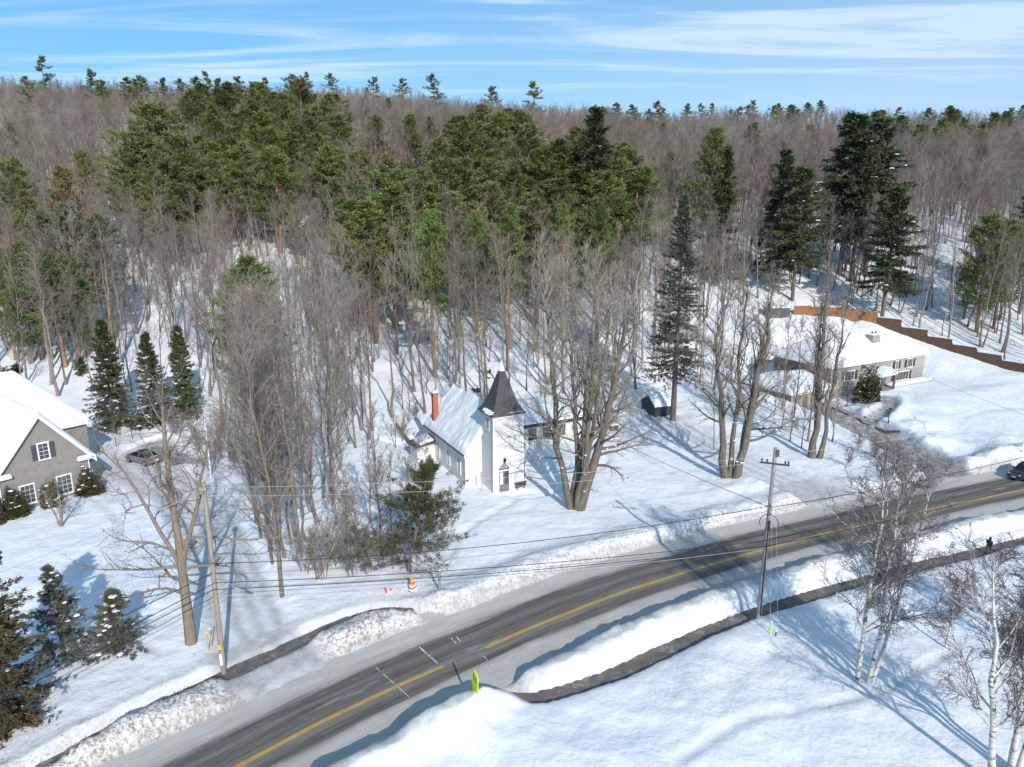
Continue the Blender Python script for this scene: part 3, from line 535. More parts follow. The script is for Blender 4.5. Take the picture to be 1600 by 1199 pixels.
def bare_tree(seed, H, r0, stems=None, start=0.38, limbs=18, limb=0.30, ang=(0.5, 0.95), up1=0.10, n2=6, n3=6, up2=0.06, up3=0.05, twr=0.011, wig=0.12, lean=(0, 0), top_r=0.25, low=None, ratio2=0.5, ratio3=0.55, n4=0, flare=1.5, split=False, fork=0.0):
    """stems: list of (dx, dy, lean x, lean y, height share, radius share)"""
    rng = np.random.default_rng(seed); T = MB(); C = MB(); stems = stems or [(0, 0, lean[0], lean[1], 1, 1)]; TL = []
    for dx, dy, lx, ly, hs, rs in stems:
        T = MB(); TL.append(T); m = 12; s = np.linspace(0, 1, m); h = H * hs
        P = np.zeros((1, m, 3)); wx = np.cumsum(rng.normal(0, 0.0055 * h * wig / 0.12, m)); wy = np.cumsum(rng.normal(0, 0.0055 * h * wig / 0.12, m)); wx -= wx[0]; wy -= wy[0]
        sf = np.clip((s - fork) / (1 - fork), 0, 1); wf = sf if fork else 1.0
        P[0, :, 0] = dx + lx * h * (sf ** 0.85) + wx * wf; P[0, :, 1] = dy + ly * h * (sf ** 0.85) + wy * wf; P[0, :, 2] = s * h - 0.4 * (s == 0)
        R = (r0 * rs * ((1 - s) ** 0.8 * (1 - top_r * 0.15) + 0.05))[None].copy(); R[0, 0] *= flare; R[0, 1] *= 1 + (flare - 1) * .25; T.tubes(P, R, 9)
        n1 = max(4, int(limbs * hs)); L1 = np.full(n1, h * limb)
        P1, R1 = kids(P, R, n1, (start, 0.97), ang, 1.0, rng, 7, up1 * rng.uniform(.3, 1.2), wig, 0.5, 0.018, 0.55, Lb=L1)
        T.tubes(P1, R1, 5)
        if low:      # a few long low limbs reaching out
            for (si, t, az, Ln, uu) in low:
                if si != stems.index((dx, dy, lx, ly, hs, rs)): continue
                p, r, tt = poly_at(P, R, np.array([0]), np.array([t])); dd = unit(np.array([[math.cos(az), math.sin(az), 0.25]]))
                Pl, Rl = shoot(p, dd, np.array([Ln]), r * 0.42, np.array([0.02]), 9, rng, uu, 0.16); T.tubes(Pl, Rl, 6)
                Pk, Rk = kids(Pl, Rl, 11, (0.25, 1.0), (0.4, 1.1), 0.38, rng, 6, -0.02, 0.2, 0.5, 0.012, 0.5); C.tubes(Pk, Rk, 4)
                Pq, Rq = kids(Pk, Rk, 6, (0.15, 1.0), (0.4, 1.0), 0.5, rng, 4, -0.06, 0.2, 0.5, twr, 0.4); C.tubes(Pq, Rq, 3)
        P2, R2 = kids(P1, R1, n2, (0.22, 1.0), (0.35, 0.85), ratio2, rng, 5, up2, wig * 1.3, 0.55, twr * 1.5, 0.45); C.tubes(P2, R2, 4)
        P3, R3 = kids(P2, R2, n3, (0.15, 1.0), (0.35, 0.9), ratio3, rng, 4, up3, wig * 1.5, 0.6, twr, 0.4); C.tubes(P3, R3, 3)
        if n4:
            P4, R4 = kids(P3, R3, n4, (0.2, 1.0), (0.4, 0.9), 0.5, rng, 3, up3, wig * 1.5, 0.7, twr * 0.9, 0.4); C.tubes(P4, R4, 3)
        # leader twigs
        P5, R5 = kids(P, R, 14, (0.82, 1.0), (0.25, 0.7), 1, rng, 5, 0.1, wig, 0.6, twr * 1.3, 0.3, Lb=np.full(14, h * 0.11)); C.tubes(P5, R5, 3)
        P6, R6 = kids(P5, R5, 5, (0.2, 1), (0.3, 0.8), 0.5, rng, 3, 0.05, wig, 0.7, twr, 0.4); C.tubes(P6, R6, 3)
    if split: return TL, C
    T = MB()
    for t_ in TL:
        for V, F in zip(t_.v, [0] * len(t_.v)): pass
        o_ = 0
        for V, F in zip(t_.v, t_.f): T.add(V, F - o_); o_ += len(V)
    return T, C
def blades(C, p, d, L, w, rng, spread=0.5, sag=0.0):
    N = len(p); d = unit(d + rng.normal(0, spread, (N, 3))); d[:, 2] -= sag; d = unit(d); s = unit(np.cross(d, unit(rng.normal(0, 1, (N, 3)))))
    L = (L * rng.uniform(0.6, 1.25, N))[:, None]; w = (w * rng.uniform(0.6, 1.3, N))[:, None]
    C.quads(np.stack([p - s * w * .35, p + s * w * .35, p + d * L + s * w * .5, p + d * L - s * w * .5], 1))
def snow_lumps(S, p, r, rng):
    """small flattened irregular caps of snow"""
    if len(p) == 0: return
    a = np.arange(6) / 6 * 2 * np.pi; ring = np.stack([np.cos(a), np.sin(a), a * 0], 1)
    N = len(p); rr = (r * rng.uniform(0.5, 1.5, N))[:, None, None]; jit = rng.uniform(0.6, 1.3, (N, 6, 1))
    A = p[:, None] + ring[None] * rr * jit; B = p[:, None] + ring[None] * rr * jit * 0.6 + np.array([0, 0, 1]) * rr * 0.35
    top = np.concatenate([A, B], 1); i = np.arange(N)[:, None, None] * 12; q = np.arange(6); F = np.stack([q, (q + 1) % 6, 6 + (q + 1) % 6, 6 + q], 1)[None] + i
    S.add(top.reshape(-1, 3), F.reshape(-1, 4)); S.add(B.reshape(-1, 3), np.arange(N * 6).reshape(N, 6))
def pine_tree(seed, H=22, r0=0.27, start=0.42, whorl=0.85, per=5, reach=3.6, blade=(0.58, 0.085), tufts=10, nb=11, irregular=0.45, upt=0.28, snow=0, flat=0.55, lean=(0, 0), shape='pine'):
    rng = np.random.default_rng(seed); T = MB(); C = MB(); S = MB(); m = 12; s = np.linspace(0, 1, m)
    P = np.zeros((1, m, 3)); P[0, :, 0] = np.cumsum(rng.normal(0, 0.05, m)) + lean[0] * H * s; P[0, :, 1] = np.cumsum(rng.normal(0, 0.05, m)) + lean[1] * H * s; P[0, :, 2] = s * H - 0.4 * (s == 0)
    R = (r0 * (1 - s) ** 0.75 + 0.02)[None]; T.tubes(P, R, 8)
    nw = max(3, int(H * (1 - start) / whorl)); ts = np.repeat(start + (1 - start) * (np.arange(nw) / nw) ** 0.95, per); N = len(ts); ts = np.clip(ts + rng.uniform(-.012, .012, N), 0, .985)
    q = (ts - start) / (1 - start)
    if shape == 'pine': prof = np.minimum(1, 0.45 + 1.6 * q) * (1 - q ** 2.2) + 0.13
    elif shape == 'broad': prof = np.minimum(1, 0.6 + 1.2 * q) * (1 - q ** 3) + 0.16
    else: prof = (1 - q) ** 0.8 + 0.06
    L = reach * prof * rng.uniform(1 - irregular, 1 + irregular * 0.8, N); keep = rng.random(N) > 0.10; ts, L, q = ts[keep], L[keep], q[keep]; N = len(ts)
    p, r, _ = poly_at(P, R, np.zeros(N, int), ts); az = rng.uniform(0, 2 * np.pi, N); el = rng.uniform(-0.05, 0.2, N) + 0.55 * q ** 2
    d = np.stack([np.cos(az) * np.cos(el), np.sin(az) * np.cos(el), np.sin(el)], 1)
    B, RB = shoot(p, d, L, np.maximum(r * 0.28, 0.03), np.full(N, 0.012), 6, rng, upt * 0.22, 0.07); T.tubes(B, RB, 4)
    # dead stubs on the bare trunk below
    nd = 10; td = rng.uniform(start * 0.45, start, nd); pd, rd, _ = poly_at(P, R, np.zeros(nd, int), td); a2 = rng.uniform(0, 6.28, nd)
    D, RD = shoot(pd, np.stack([np.cos(a2), np.sin(a2), np.full(nd, -.1)], 1), rng.uniform(.5, 1.6, nd), np.full(nd, .03), np.full(nd, .01), 4, rng, -.03, .15); T.tubes(D, RD, 3)
    i = np.repeat(np.arange(N), tufts); t = np.tile((np.arange(tufts) + .5) / tufts, N) * 0.78 + 0.24 + rng.uniform(-.03, .03, N * tufts); t = np.clip(t, 0, 1)
    bp, _, bt = poly_at(B, RB, i, t); side = unit(np.cross(bt, np.array([0, 0, 1.0]))); lat = rng.uniform(-1, 1, len(i)); Lr = L[i]
    off = lat * Lr * 0.30 * (1.15 - t); bp = bp + side * off[:, None] + np.array([0, 0, 1]) * (np.abs(off) * 0.18 + rng.uniform(-.12, .22, len(i)))[:, None]
    dd = unit(bt * 0.8 + side * (np.sign(lat) * 0.6 * np.abs(lat))[:, None] + np.array([0, 0, upt]))
    k = np.repeat(np.arange(len(i)), nb); blades(C, bp[k] + rng.normal(0, 0.10, (len(k), 3)), dd[k], blade[0], blade[1], rng, flat)
    kk = np.arange(40); pt, _, _ = poly_at(P, R, np.zeros(40, int), rng.uniform(0.93, 1, 40)); blades(C, pt, np.tile([0, 0, 1.0], (40, 1)), blade[0], blade[1], rng, 0.6)
    if snow: j = rng.choice(len(i), min(snow, len(i)), replace=False); snow_lumps(S, bp[j] + np.array([0, 0, .18]), 0.24, rng)
    return T, C, S
def spruce_tree(seed, H=16, r0=0.22, start=0.04, whorl=0.5, per=6, reach=3.2, blade=(0.42, 0.13), tufts=10, nb=6, droop=-0.10, power=0.85, snow=0, irregular=0.22, hang=0.5, lumps=0.22, zpow=1.0):
    rng = np.random.default_rng(seed); T = MB(); C = MB(); S = MB(); m = 10; s = np.linspace(0, 1, m)
    P = np.zeros((1, m, 3)); P[0, :, 2] = s * H - 0.3 * (s == 0); P[0, :, 0] = np.cumsum(rng.normal(0, .02, m)); R = (r0 * (1 - s) + 0.015)[None]; T.tubes(P, R, 8)
    nw = int(H * (1 - start) / whorl); ts = np.repeat(start + (1 - start) * np.arange(nw) / nw, per); N = len(ts); ts = np.clip(ts + rng.uniform(-.012, .012, N), 0, .99); q = (ts - start) / (1 - start)
    L = reach * ((1 - q) ** power + 0.035) * rng.uniform(1 - irregular, 1 + irregular, N); keep = rng.random(N) > 0.06; ts, L, q = ts[keep], L[keep], q[keep]; N = len(ts)
    p, r, _ = poly_at(P, R, np.zeros(N, int), ts); az = rng.uniform(0, 2 * np.pi, N); el = -0.12 + 0.75 * q ** 1.5 + rng.uniform(-.1, .1, N)
    d = np.stack([np.cos(az) * np.cos(el), np.sin(az) * np.cos(el), np.sin(el)], 1); B, RB = shoot(p, d, L, np.maximum(r * 0.25, .018), np.full(N, .008), 6, rng, 0.0, 0.05)
    B[:, :, 2] += (droop * L)[:, None] * np.array([0, .25, .6, .85, .85, .7])[None]; T.tubes(B, RB, 3)
    i = np.repeat(np.arange(N), tufts); t = np.clip(np.tile((np.arange(tufts) + .5) / tufts, N) * 0.85 + 0.15, 0, 1); bp, _, bt = poly_at(B, RB, i, t)
    side = unit(np.cross(bt, np.array([0, 0, 1.0]))); lat = rng.uniform(-1, 1, len(i)); off = lat * L[i] * 0.32 * (1.1 - t); bp = bp + side * off[:, None] - np.array([0, 0, 1]) * (np.abs(off) * hang * 0.5)[:, None]
    dd = unit(bt * 0.7 + side * lat[:, None] * 0.8 + np.array([0, 0, -hang * 0.6])); k = np.repeat(np.arange(len(i)), nb)
    blades(C, bp[k] + rng.normal(0, 0.05, (len(k), 3)), dd[k], blade[0], blade[1], rng, 0.38)
    pt, _, _ = poly_at(P, R, np.zeros(30, int), rng.uniform(0.94, 1, 30)); blades(C, pt, np.tile([0, 0, 1.0], (30, 1)), blade[0] * .8, blade[1], rng, 0.5)
    if snow: j = rng.choice(len(i), min(snow, len(i)), replace=False); snow_lumps(S, bp[j] + np.array([0, 0, .06]), lumps, rng)
    return T, C, S
def plant(name, label, cat, parts, loc, rz=0.0, sc=1.0, group=None, szz=None):
    """parts: (part name, mesh or MB, material) -> a thing of its own with trunk and crown"""
    o = thing(name, label, cat, loc, rz, group); o.scale = (sc, sc, szz or sc)
    for nm, me, m in parts:
        if isinstance(me, MB):
            if not me.v: continue
            me = me.mesh(nm, m, smooth=(nm in ('trunk', 'stem')))
        c = bpy.data.objects.new(nm, me); COL.objects.link(c); c.parent = o
    return o

# ---------------------------------------------------------------- woods
RNG = np.random.default_rng(11); PYR = random.Random(3)
def proj(x, y, z):
    dz = z - CAMH; dep = y * math.cos(TH) - dz * math.sin(TH); up = y * math.sin(TH) + dz * math.cos(TH)
    return 800 + FPX * x / dep, 599.5 - FPX * up / dep
def solve_Y(px, py, hgt, y0=92, y1=520):
    """distance at which a tree of this height has its top on the surveyed ray"""
    d = ray(px, py); Y = np.arange(y0, y1, 1.0); P = d[None] * (Y / d[1])[:, None]; g = P[:, 2] + CAMH - snow_h(P[:, 0], P[:, 1]); k = np.where(g <= hgt)[0]
    return (float(Y[k[0]]) if len(k) else None)
def parts_of(TC, mats, names=('trunk', 'crown', 'snow')):
    out = []
    for me, m, n in zip(TC, mats, names):
        if me.v: out.append((n, me.mesh(n, m, smooth=(n == 'trunk')), m))
    return out
# --- bare hardwood templates, 22 m tall
HW = []
for k in range(9):
    tw = M_TWIGR if k in (2, 5) else M_TWIG
    TC = bare_tree(100 + k, 22, 0.17 + 0.02 * (k % 3), start=(0.34, 0.42, 0.46)[k % 3], limbs=(16, 13, 18)[k % 3], limb=(0.30, 0.34, 0.26)[k % 3], ang=(0.3, 1.05), n2=6, n3=5, twr=0.013, wig=.16,
                   stems=[(0, 0, .02, .01, 1, 1), (.3, .1, .1, .03, .85, .7)] if k in (3, 7) else None)
    HW.append(parts_of(TC, (M_BARK, tw)))
for k in range(3): HW.append(parts_of(bare_tree(150 + k, 20, .2, start=.28, limbs=18, limb=.36, ang=(.45, .95), n2=7, n3=7, twr=.013), (M_BARK, M_TWIGR if k == 1 else M_TWIG)))
def inst(name, label, cat, tpl, loc, rz, sc, group):
    o = thing(name, label, cat, loc, rz, group); o.scale = (sc[0], sc[0], sc[1])
    for nm, me, m in tpl:
        c = bpy.data.objects.new(nm, me); COL.objects.link(c); c.parent = o
    return o
def blocked(x, y):
    for cx, cy, rx, ry, ro, lev, bl in PADS:
        dx, dy = x - cx, y - cy; c, s = math.cos(ro), math.sin(ro); a = dx * c + dy * s; b = -dx * s + dy * c
        if abs(a) < rx + 2.5 and abs(b) < ry + 2.5: return True
    s = x / y
    if s < -0.44 and y < 111: return True
    if -0.44 <= s < -0.2 and y < 92: return True
    if -0.2 <= s < 0.16 and y < 101: return True
    if 0.16 <= s < 0.3 and y < (112 if s < .235 else 118): return True
    if s >= 0.3 and y < 152 - max(0, x - 74) * 0.95 + 3 and x > 46: return True
    if s >= 0.3 and y < 120 and x > 30: return True
    if 108 < y < 150 and 29 < x < 49 and float(np.min(np.hypot(BDRIVE[:, 0] - x, BDRIVE[:, 1] - y))) < 3.5: return True
    for gx, gy, r in ((-54, 163, 11), (-36, 196, 13), (-20, 198, 12), (88, 218, 13), (98, 182, 13), (107, 176, 10)):
        if (x - gx) ** 2 + (y - gy) ** 2 < r * r: return True
    return False
pts = []
y = 90.0
while y < 470:
    st = 4.7 if y < 175 else 4.1 if y < 260 else 4.0; half = 0.755 * y + 14
    for x in np.arange(-half, half, st):
        a = x + PYR.uniform(-.48, .48) * st; b = y + PYR.uniform(-.48, .48) * st
        if blocked(a, b): continue
        q = proj(a, b, float(base_h(np.array([a]), np.array([b]))[0]) + 10)[0]           # thinner where the pines close up
        if (520 < q < 680 and 138 < b < 195 or 690 < q < 1000 and 150 < b < 240 or 170 < q < 530 and 195 < b < 320) and PYR.random() < 0.5: continue
        pts.append((a, b))
    y += st
pts = np.array(pts); keep = (fbm(pts[:, 0], pts[:, 1], 30, 2) > -0.45) | (RNG.random(len(pts)) < 0.5); keep &= ~((pts[:, 1] < 150) & (RNG.random(len(pts)) < 0.12)); pts = pts[keep]
zz = snow_h(pts[:, 0], pts[:, 1])
# the crest stays in view only as far as the far side of the ridge
order = np.argsort(pts[:, 1] + 0.15 * np.abs(pts[:, 0])); pts, zz = pts[order], zz[order]
NEAR = 262
HWL = [(-9, -.42, 'bare grey hardwood of the wood behind the three spruces beside the parked car', 'bare hardwoods behind the parked car'),
       (-.42, -.14, 'bare grey hardwood of the thick wood to the left of the church chimney', 'bare hardwoods left of the church'),
       (-.14, .17, 'bare hardwood on the snowy slope straight behind the white church', 'bare hardwoods behind the church'),
       (.17, .40, 'bare hardwood between the small green shed and the fence behind the bungalow', 'bare hardwoods above the green shed'),
       (.40, 9, 'bare hardwood on the snowy slope beyond the stepped wooden fence', 'bare hardwoods beyond the fence')]
for i in range(NEAR):
    x, y = pts[i]; s = x / y
    lab, grp = next((l, g) for a, b, l, g in HWL if a <= s < b)
    k = PYR.randrange(len(HW)); sc = PYR.choice((PYR.uniform(0.5, .8), PYR.uniform(.8, 1.15), PYR.uniform(.85, 1.2)))
    o = inst('hardwood_tree', lab, 'tree', HW[k], (x, y, zz[i] - .1), PYR.uniform(0, 6.28), (sc * PYR.uniform(.7, 1.1), sc), grp); o.rotation_euler = (PYR.gauss(0, .035), PYR.gauss(0, .035), o.rotation_euler[2])
def stuff_points(name, P, Z, S, tpls, kind_mats=None):
    """one object: far trees put on points, too many to count"""
    me = bpy.data.meshes.new(name); n = len(P); me.vertices.add(n); me.vertices.foreach_set('co', np.column_stack([P, Z]).ravel().astype(np.float32))
    for nm, tp, dat in (('rot', 'FLOAT', RNG.uniform(0, 6.28, n)), ('tlx', 'FLOAT', RNG.normal(0, .05, n)), ('tly', 'FLOAT', RNG.normal(0, .05, n)), ('sca', 'FLOAT', S), ('idx', 'INT', RNG.integers(0, len(tpls), n))):
        a = me.attributes.new(nm, tp, 'POINT'); a.data.foreach_set('value', dat.astype(np.int32 if tp == 'INT' else np.float32))
    o = bpy.data.objects.new(name, me); COL.objects.link(o); tag(o, kind='stuff')
    g = bpy.data.node_groups.new(name, 'GeometryNodeTree'); g.interface.new_socket('Geometry', in_out='INPUT', socket_type='NodeSocketGeometry'); g.interface.new_socket('Geometry', in_out='OUTPUT', socket_type='NodeSocketGeometry')
    N = g.nodes.new; L = g.links.new; gi = N('NodeGroupInput'); go = N('NodeGroupOutput'); iop = N('GeometryNodeInstanceOnPoints'); L(gi.outputs[0], iop.inputs['Points']); jn = N('GeometryNodeJoinGeometry')
    for tp in tpls:
        j2 = N('GeometryNodeJoinGeometry')
        for ob in tp:
            oi = N('GeometryNodeObjectInfo'); oi.transform_space = 'ORIGINAL'; oi.inputs['Object'].default_value = ob; L(oi.outputs['Geometry'], j2.inputs[0])
        gt = N('GeometryNodeGeometryToInstance'); L(j2.outputs[0], gt.inputs[0]); L(gt.outputs[0], jn.inputs[0])
    L(jn.outputs[0], iop.inputs['Instance']); iop.inputs['Pick Instance'].default_value = True
    def attr(nm, tp):
        a = N('GeometryNodeInputNamedAttribute'); a.data_type = tp; a.inputs[0].default_value = nm; return a.outputs['Attribute']
    L(attr('idx', 'INT'), iop.inputs['Instance Index']); L(attr('sca', 'FLOAT'), iop.inputs['Scale'])
    cx = N('ShaderNodeCombineXYZ'); L(attr('rot', 'FLOAT'), cx.inputs[2]); L(attr('tlx', 'FLOAT'), cx.inputs[0]); L(attr('tly', 'FLOAT'), cx.inputs[1])
    e2r = N('FunctionNodeEulerToRotation'); L(cx.outputs[0], e2r.inputs[0]); L(e2r.outputs[0], iop.inputs['Rotation']); L(iop.outputs[0], go.inputs[0])
    md = o.modifiers.new('trees', 'NODES'); md.node_group = g; return o
_hw = {}
for o in COL.objects:
    if o.name.startswith('hardwood_tree'):
        key = o.children[0].data.name
        if key not in _hw: _hw[key] = list(o.children)
fp, fz = pts[NEAR:], zz[NEAR:]
stuff_points('distant_hardwood_forest', fp, fz - .1, RNG.uniform(.62, 1.02, len(fp)) * (1 - .34 * sst(255, 340, fp[:, 1] + 0.12 * np.abs(fp[:, 0]))), list(_hw.values()))

# --- conifer templates
def retint(tpl, m2, m3=None):
    out = []
    for nm, me, m in tpl:
        if nm == 'crown' or (nm == 'trunk' and m3):
            me = me.copy(); me.materials.clear(); me.materials.append(m2 if nm == 'crown' else m3)
        out.append((nm, me, m2))
    return out
PN = [parts_of(pine_tree(200 + k, 21, 0.25, start=(.26, .34, .2, .3, .4)[k], per=6, reach=(3.7, 3.3, 4.1, 3.5, 3.2)[k], snow=(0, 5, 0, 0, 0)[k]), (M_PBARK, M_PINE, M_SNOW)) for k in range(5)]
PNO = [retint(t, M_PINEO) for t in PN]; PNG = [retint(t, M_PINEG, M_ORANGE) for t in PN]
PB = [parts_of(pine_tree(220 + k, 26, 0.33, start=.28, reach=5.2, per=6, shape='broad', tufts=14, nb=13, blade=(.7, .095), snow=6), (M_PBARK, M_PINEO, M_SNOW)) for k in range(2)]
PS = [parts_of(pine_tree(230 + k, 20, 0.2, start=.3, reach=2.4, per=4, whorl=1.2, irregular=.7, tufts=8, nb=10, shape='broad', blade=(.6, .12)), (M_PBARK, M_PINE, M_SNOW)) for k in range(4)]
SP = [parts_of(spruce_tree(240 + k, 20, .24, start=(.05, .12, .28)[k], reach=(3.0, 3.4, 3.3)[k], per=7, whorl=.55, blade=(.5, .11), nb=9, power=(.8, .65, .5)[k], snow=(8, 26, 16)[k], lumps=.24, irregular=.45), (M_PBARK, M_SPR, M_SNOW)) for k in range(3)]
TH_ = {id(t): h for L_, h in ((PN, 21), (PNO, 21), (PNG, 21), (PB, 26), (PS, 20), (SP, 20)) for t in L_}
def conifer(px, py, hgt, tpls, label, group=None, wide=1.0, name='pine_tree', cat='tree'):
    Y = solve_Y(px, py, hgt)
    if Y is None:                                        # a tree on the crest: stand it where the crest comes closest to the ray
        d = ray(px, py); Yc = np.arange(250, 560, 2.0); Pc = d[None] * (Yc / d[1])[:, None]; Y = float(Yc[np.argmin((Pc[:, 2] + CAMH - snow_h(Pc[:, 0], Pc[:, 1])))])
    p = at_Y(px, py, Y); g = hz(p[0], p[1]); t = PYR.choice(tpls); sc = (p[2] - g) / TH_[id(t)]
    return inst(name, label, cat, t, (p[0], p[1], g - .1), PYR.uniform(0, 6.28), (sc * wide, sc), group)
def conifer_base(bx, by, tx, ty, tpl, label, group=None, wide=1.0, name='spruce_tree'):
    b = G(bx, by); h = at_Y(tx, ty, b[1])[2] - b[2]; sc = h / TH_[id(tpl)]
    return inst(name, label, 'tree', tpl, (b[0], b[1], b[2] - .1), PYR.uniform(0, 6.28), (sc * wide, sc), group)
def cluster(n, x0, x1, y0, y1, h0, h1, tpls, label, group, wide=(.9, 1.25), name='pine_tree'):
    for i in range(n):
        u = (i + PYR.random()) / n; px = x0 + (x1 - x0) * u; py = y0 + (y1 - y0) * PYR.random()
        conifer(px, py, PYR.uniform(h0, h1), tpls, label, group, PYR.uniform(*wide), name)
cluster(27, 285, 535, 120, 180, 22, 27, PN + PNO[:2], 'green pine in the big stand on the hilltop left of centre', 'pines of the hilltop stand', (1.3, 1.7))
cluster(19, 285, 530, 175, 245, 22, 27, PN + PNG[:2], 'dark green pine low in the stand below the hilltop left of centre', 'pines below the hilltop stand', (1.3, 1.7))
conifer(238, 166, 34, PB, 'broad olive pine, tallest of its group, left of the hilltop stand', wide=1.5); conifer(212, 205, 30, PB, 'broad olive pine with drooping skirts just left of the tallest broad one', wide=1.3)
conifer(272, 212, 30, PB, 'broad olive pine between the tallest broad one and the hilltop stand', wide=1.25); conifer(330, 240, 25, PNO, 'olive pine in front of the hilltop stand beside the broad pines', wide=1.2)
conifer(236, 262, 24, PN, 'green pine standing below the broad olive pines', wide=1.2)
cluster(9, 528, 700, 178, 262, 19, 24, PNO + PN[:2], 'olive pine scattered over the slope above the hillside house', 'olive pines above the hillside house', (1.2, 1.6))
cluster(7, 545, 668, 262, 318, 24, 27, PNG + PN[:1], 'bright green pine in the clump around the snowy hillside roof', 'green pines around the hillside roof', (1.4, 1.8))
cluster(13, 690, 850, 165, 262, 23, 28, PN + PNO, 'green pine in the clump on the slope above the church spire', 'pines above the church spire', (1.4, 1.8))
cluster(7, 690, 860, 245, 312, 21, 25, PNO + PNG[:2], 'olive pine low on the slope above the church spire', 'low pines above the church spire', (1.4, 1.8))
cluster(13, 850, 1005, 195, 290, 24, 28, PN + PNO + PNG, 'green pine in the clump above and right of the church spire', 'pines right of the spire', (1.4, 1.8))
conifer_base(925, 425, 920, 165, SP[1], 'tall dark spruce standing out of the pine clump right of the spire', wide=1.2, name='spruce_tree')
conifer(778, 178, 30, PN[2:3], 'dark bluish pine, tallest in the clump above the spire', wide=1.25)
for px, py, lab in ((62, 88, 'wind-shaped pine on the far left skyline, tallest there'), (40, 120, 'small dark pine on the skyline at the far left'), (140, 108, 'ragged pine on the skyline right of the tallest left one'), (157, 124, 'low ragged pine on the left skyline between two taller ones'),
                    (835, 128, 'thin pine alone on the skyline above the spire'), (675, 116, 'small pine alone on the bare part of the skyline'), (770, 134, 'small dark pine on the skyline left of the thin lone one')):
    conifer(px, py, 20, PS, lab, wide=1.5)
for px, py in ((188, 118), (210, 114), (228, 116), (250, 118), (285, 119), (300, 116), (316, 108), (345, 119), (375, 116), (398, 124), (410, 118), (455, 112), (483, 109), (520, 111), (585, 116), (630, 118)):
    conifer(px + PYR.uniform(-8, 8), py + 4, PYR.uniform(17, 21), PS, 'ragged pine along the skyline above the hilltop stand', 'skyline pines at left centre', PYR.uniform(1.2, 2.0))
for i in range(20):
    conifer(965 + i * 17 + PYR.uniform(-14, 14), PYR.uniform(156, 172), PYR.uniform(13, 18), PS + PN[:2], 'small dark pine on the far skyline right of centre', 'small pines on the far skyline', PYR.uniform(1.3, 2.0))
for i in range(26):
    conifer(1330 + i * 10.8 + PYR.uniform(-9, 9), PYR.uniform(164, 198), PYR.uniform(16, 20), PS + PN, 'dark pine in the band along the skyline at the far right', 'pines of the right skyline', PYR.uniform(1.3, 2.0))
for i in range(34):
    px = PYR.choice((PYR.uniform(0, 180), PYR.uniform(560, 700), PYR.uniform(1000, 1280), PYR.uniform(1380, 1600), PYR.uniform(1000, 1600))); py = PYR.uniform(178, 262) if px > 900 else PYR.uniform(135, 235)
    conifer(px, py, PYR.uniform(13, 19), PN + PNO + PS, 'small lone evergreen among the bare trees of the far hillside', 'lone evergreens of the hillside', PYR.uniform(.9, 1.5))
# right side
conifer_base(1102, 430, 1100, 202, PN[0], 'dark green pine above the grey spruce, right of centre', wide=1.0); conifer_base(1122, 440, 1120, 228, SP[0], 'dark spruce right beside the dark green pine above the grey spruce', wide=1.0, name='spruce_tree')
conifer(1178, 192, 22, PNO[1:2], 'pale olive pine on the slope left of the paired dark spruces', wide=1.1); conifer_base(1212, 440, 1212, 232, SP[1], 'snow-flecked spruce left of the snowy upper roof', wide=1.0, name='spruce_tree')
conifer_base(1238, 470, 1236, 262, SP[2], 'wide snow-flecked spruce in front of the snowy upper roof', wide=1.25, name='spruce_tree')
conifer_base(1312, 430, 1312, 178, SP[2], 'left one of the two big paired dark spruces', wide=1.35, name='spruce_tree'); conifer_base(1350, 425, 1346, 184, SP[2], 'right one of the two big paired dark spruces', wide=1.35, name='spruce_tree')
conifer_base(1328, 440, 1330, 205, SP[2], 'shorter spruce standing in front of the two paired dark spruces', wide=1.2, name='spruce_tree')
conifer_base(1376, 507, 1391, 292, SP[2], 'tall dark spruce directly behind the bungalow roof by the fence', wide=1.3)
conifer_base(1524, 520, 1530, 336, PNG[2], 'bright green pine with a rounded crown at the right', None, 1.3, 'pine_tree'); conifer_base(1552, 515, 1558, 345, PNG[0], 'green pine right of the rounded bright one', None, 1.2, 'pine_tree'); conifer_base(1592, 490, 1598, 284, SP[2], 'dark conifer cut off by the right edge of the view', wide=1.1, name='spruce_tree')
conifer(1268, 195, 20, PN[3:4], 'blue-green pine on the slope left of the paired dark spruces', wide=1.1)
# left edge
conifer(12, 252, 27, PB[:1], 'large olive pine cut off by the left edge of the view', wide=1.0); conifer(40, 300, 25, PNO[:1], 'olive pine right of the large one at the left edge', wide=1.2)
for px, py, lab in ((20, 395, 'bright green pine, leftmost of the group behind the grey house'), (62, 378, 'tall bright green pine of the group behind the grey house'), (98, 392, 'bright green pine, right of the tall one behind the grey house'), (122, 405, 'bright green pine, rightmost of the group behind the grey house'), (45, 420, 'shorter bright green pine in the middle of the group behind the grey house')):
    conifer_base(px + 4, 574 - (px % 7) * 2, px, py, PYR.choice(PNG), lab, None, 1.35, 'pine_tree')
PT = [retint(PN[2], M_PINET)]; PGR = [retint(PN[0], M_PINEGREY), retint(PN[3], M_PINEGREY)]
for t in PT + PGR: TH_[id(t)] = 21
conifer(95, 262, 26, PT, 'pine with straw-coloured dying needles at the left', wide=1.1); conifer(128, 236, 22, PNO[2:3], 'green pine behind the straw-coloured dying one', wide=1.0)
conifer(100, 318, 25, PGR, 'greyish thin pine in front of the straw-coloured dying one', wide=1.35); conifer(150, 335, 24, PGR, 'greyish pine with wide flat branches beside the pale dead trunk', wide=1.3)
conifer(60, 330, 24, PGR, 'greyish pine left of the wide flat-branched one', wide=1.2)
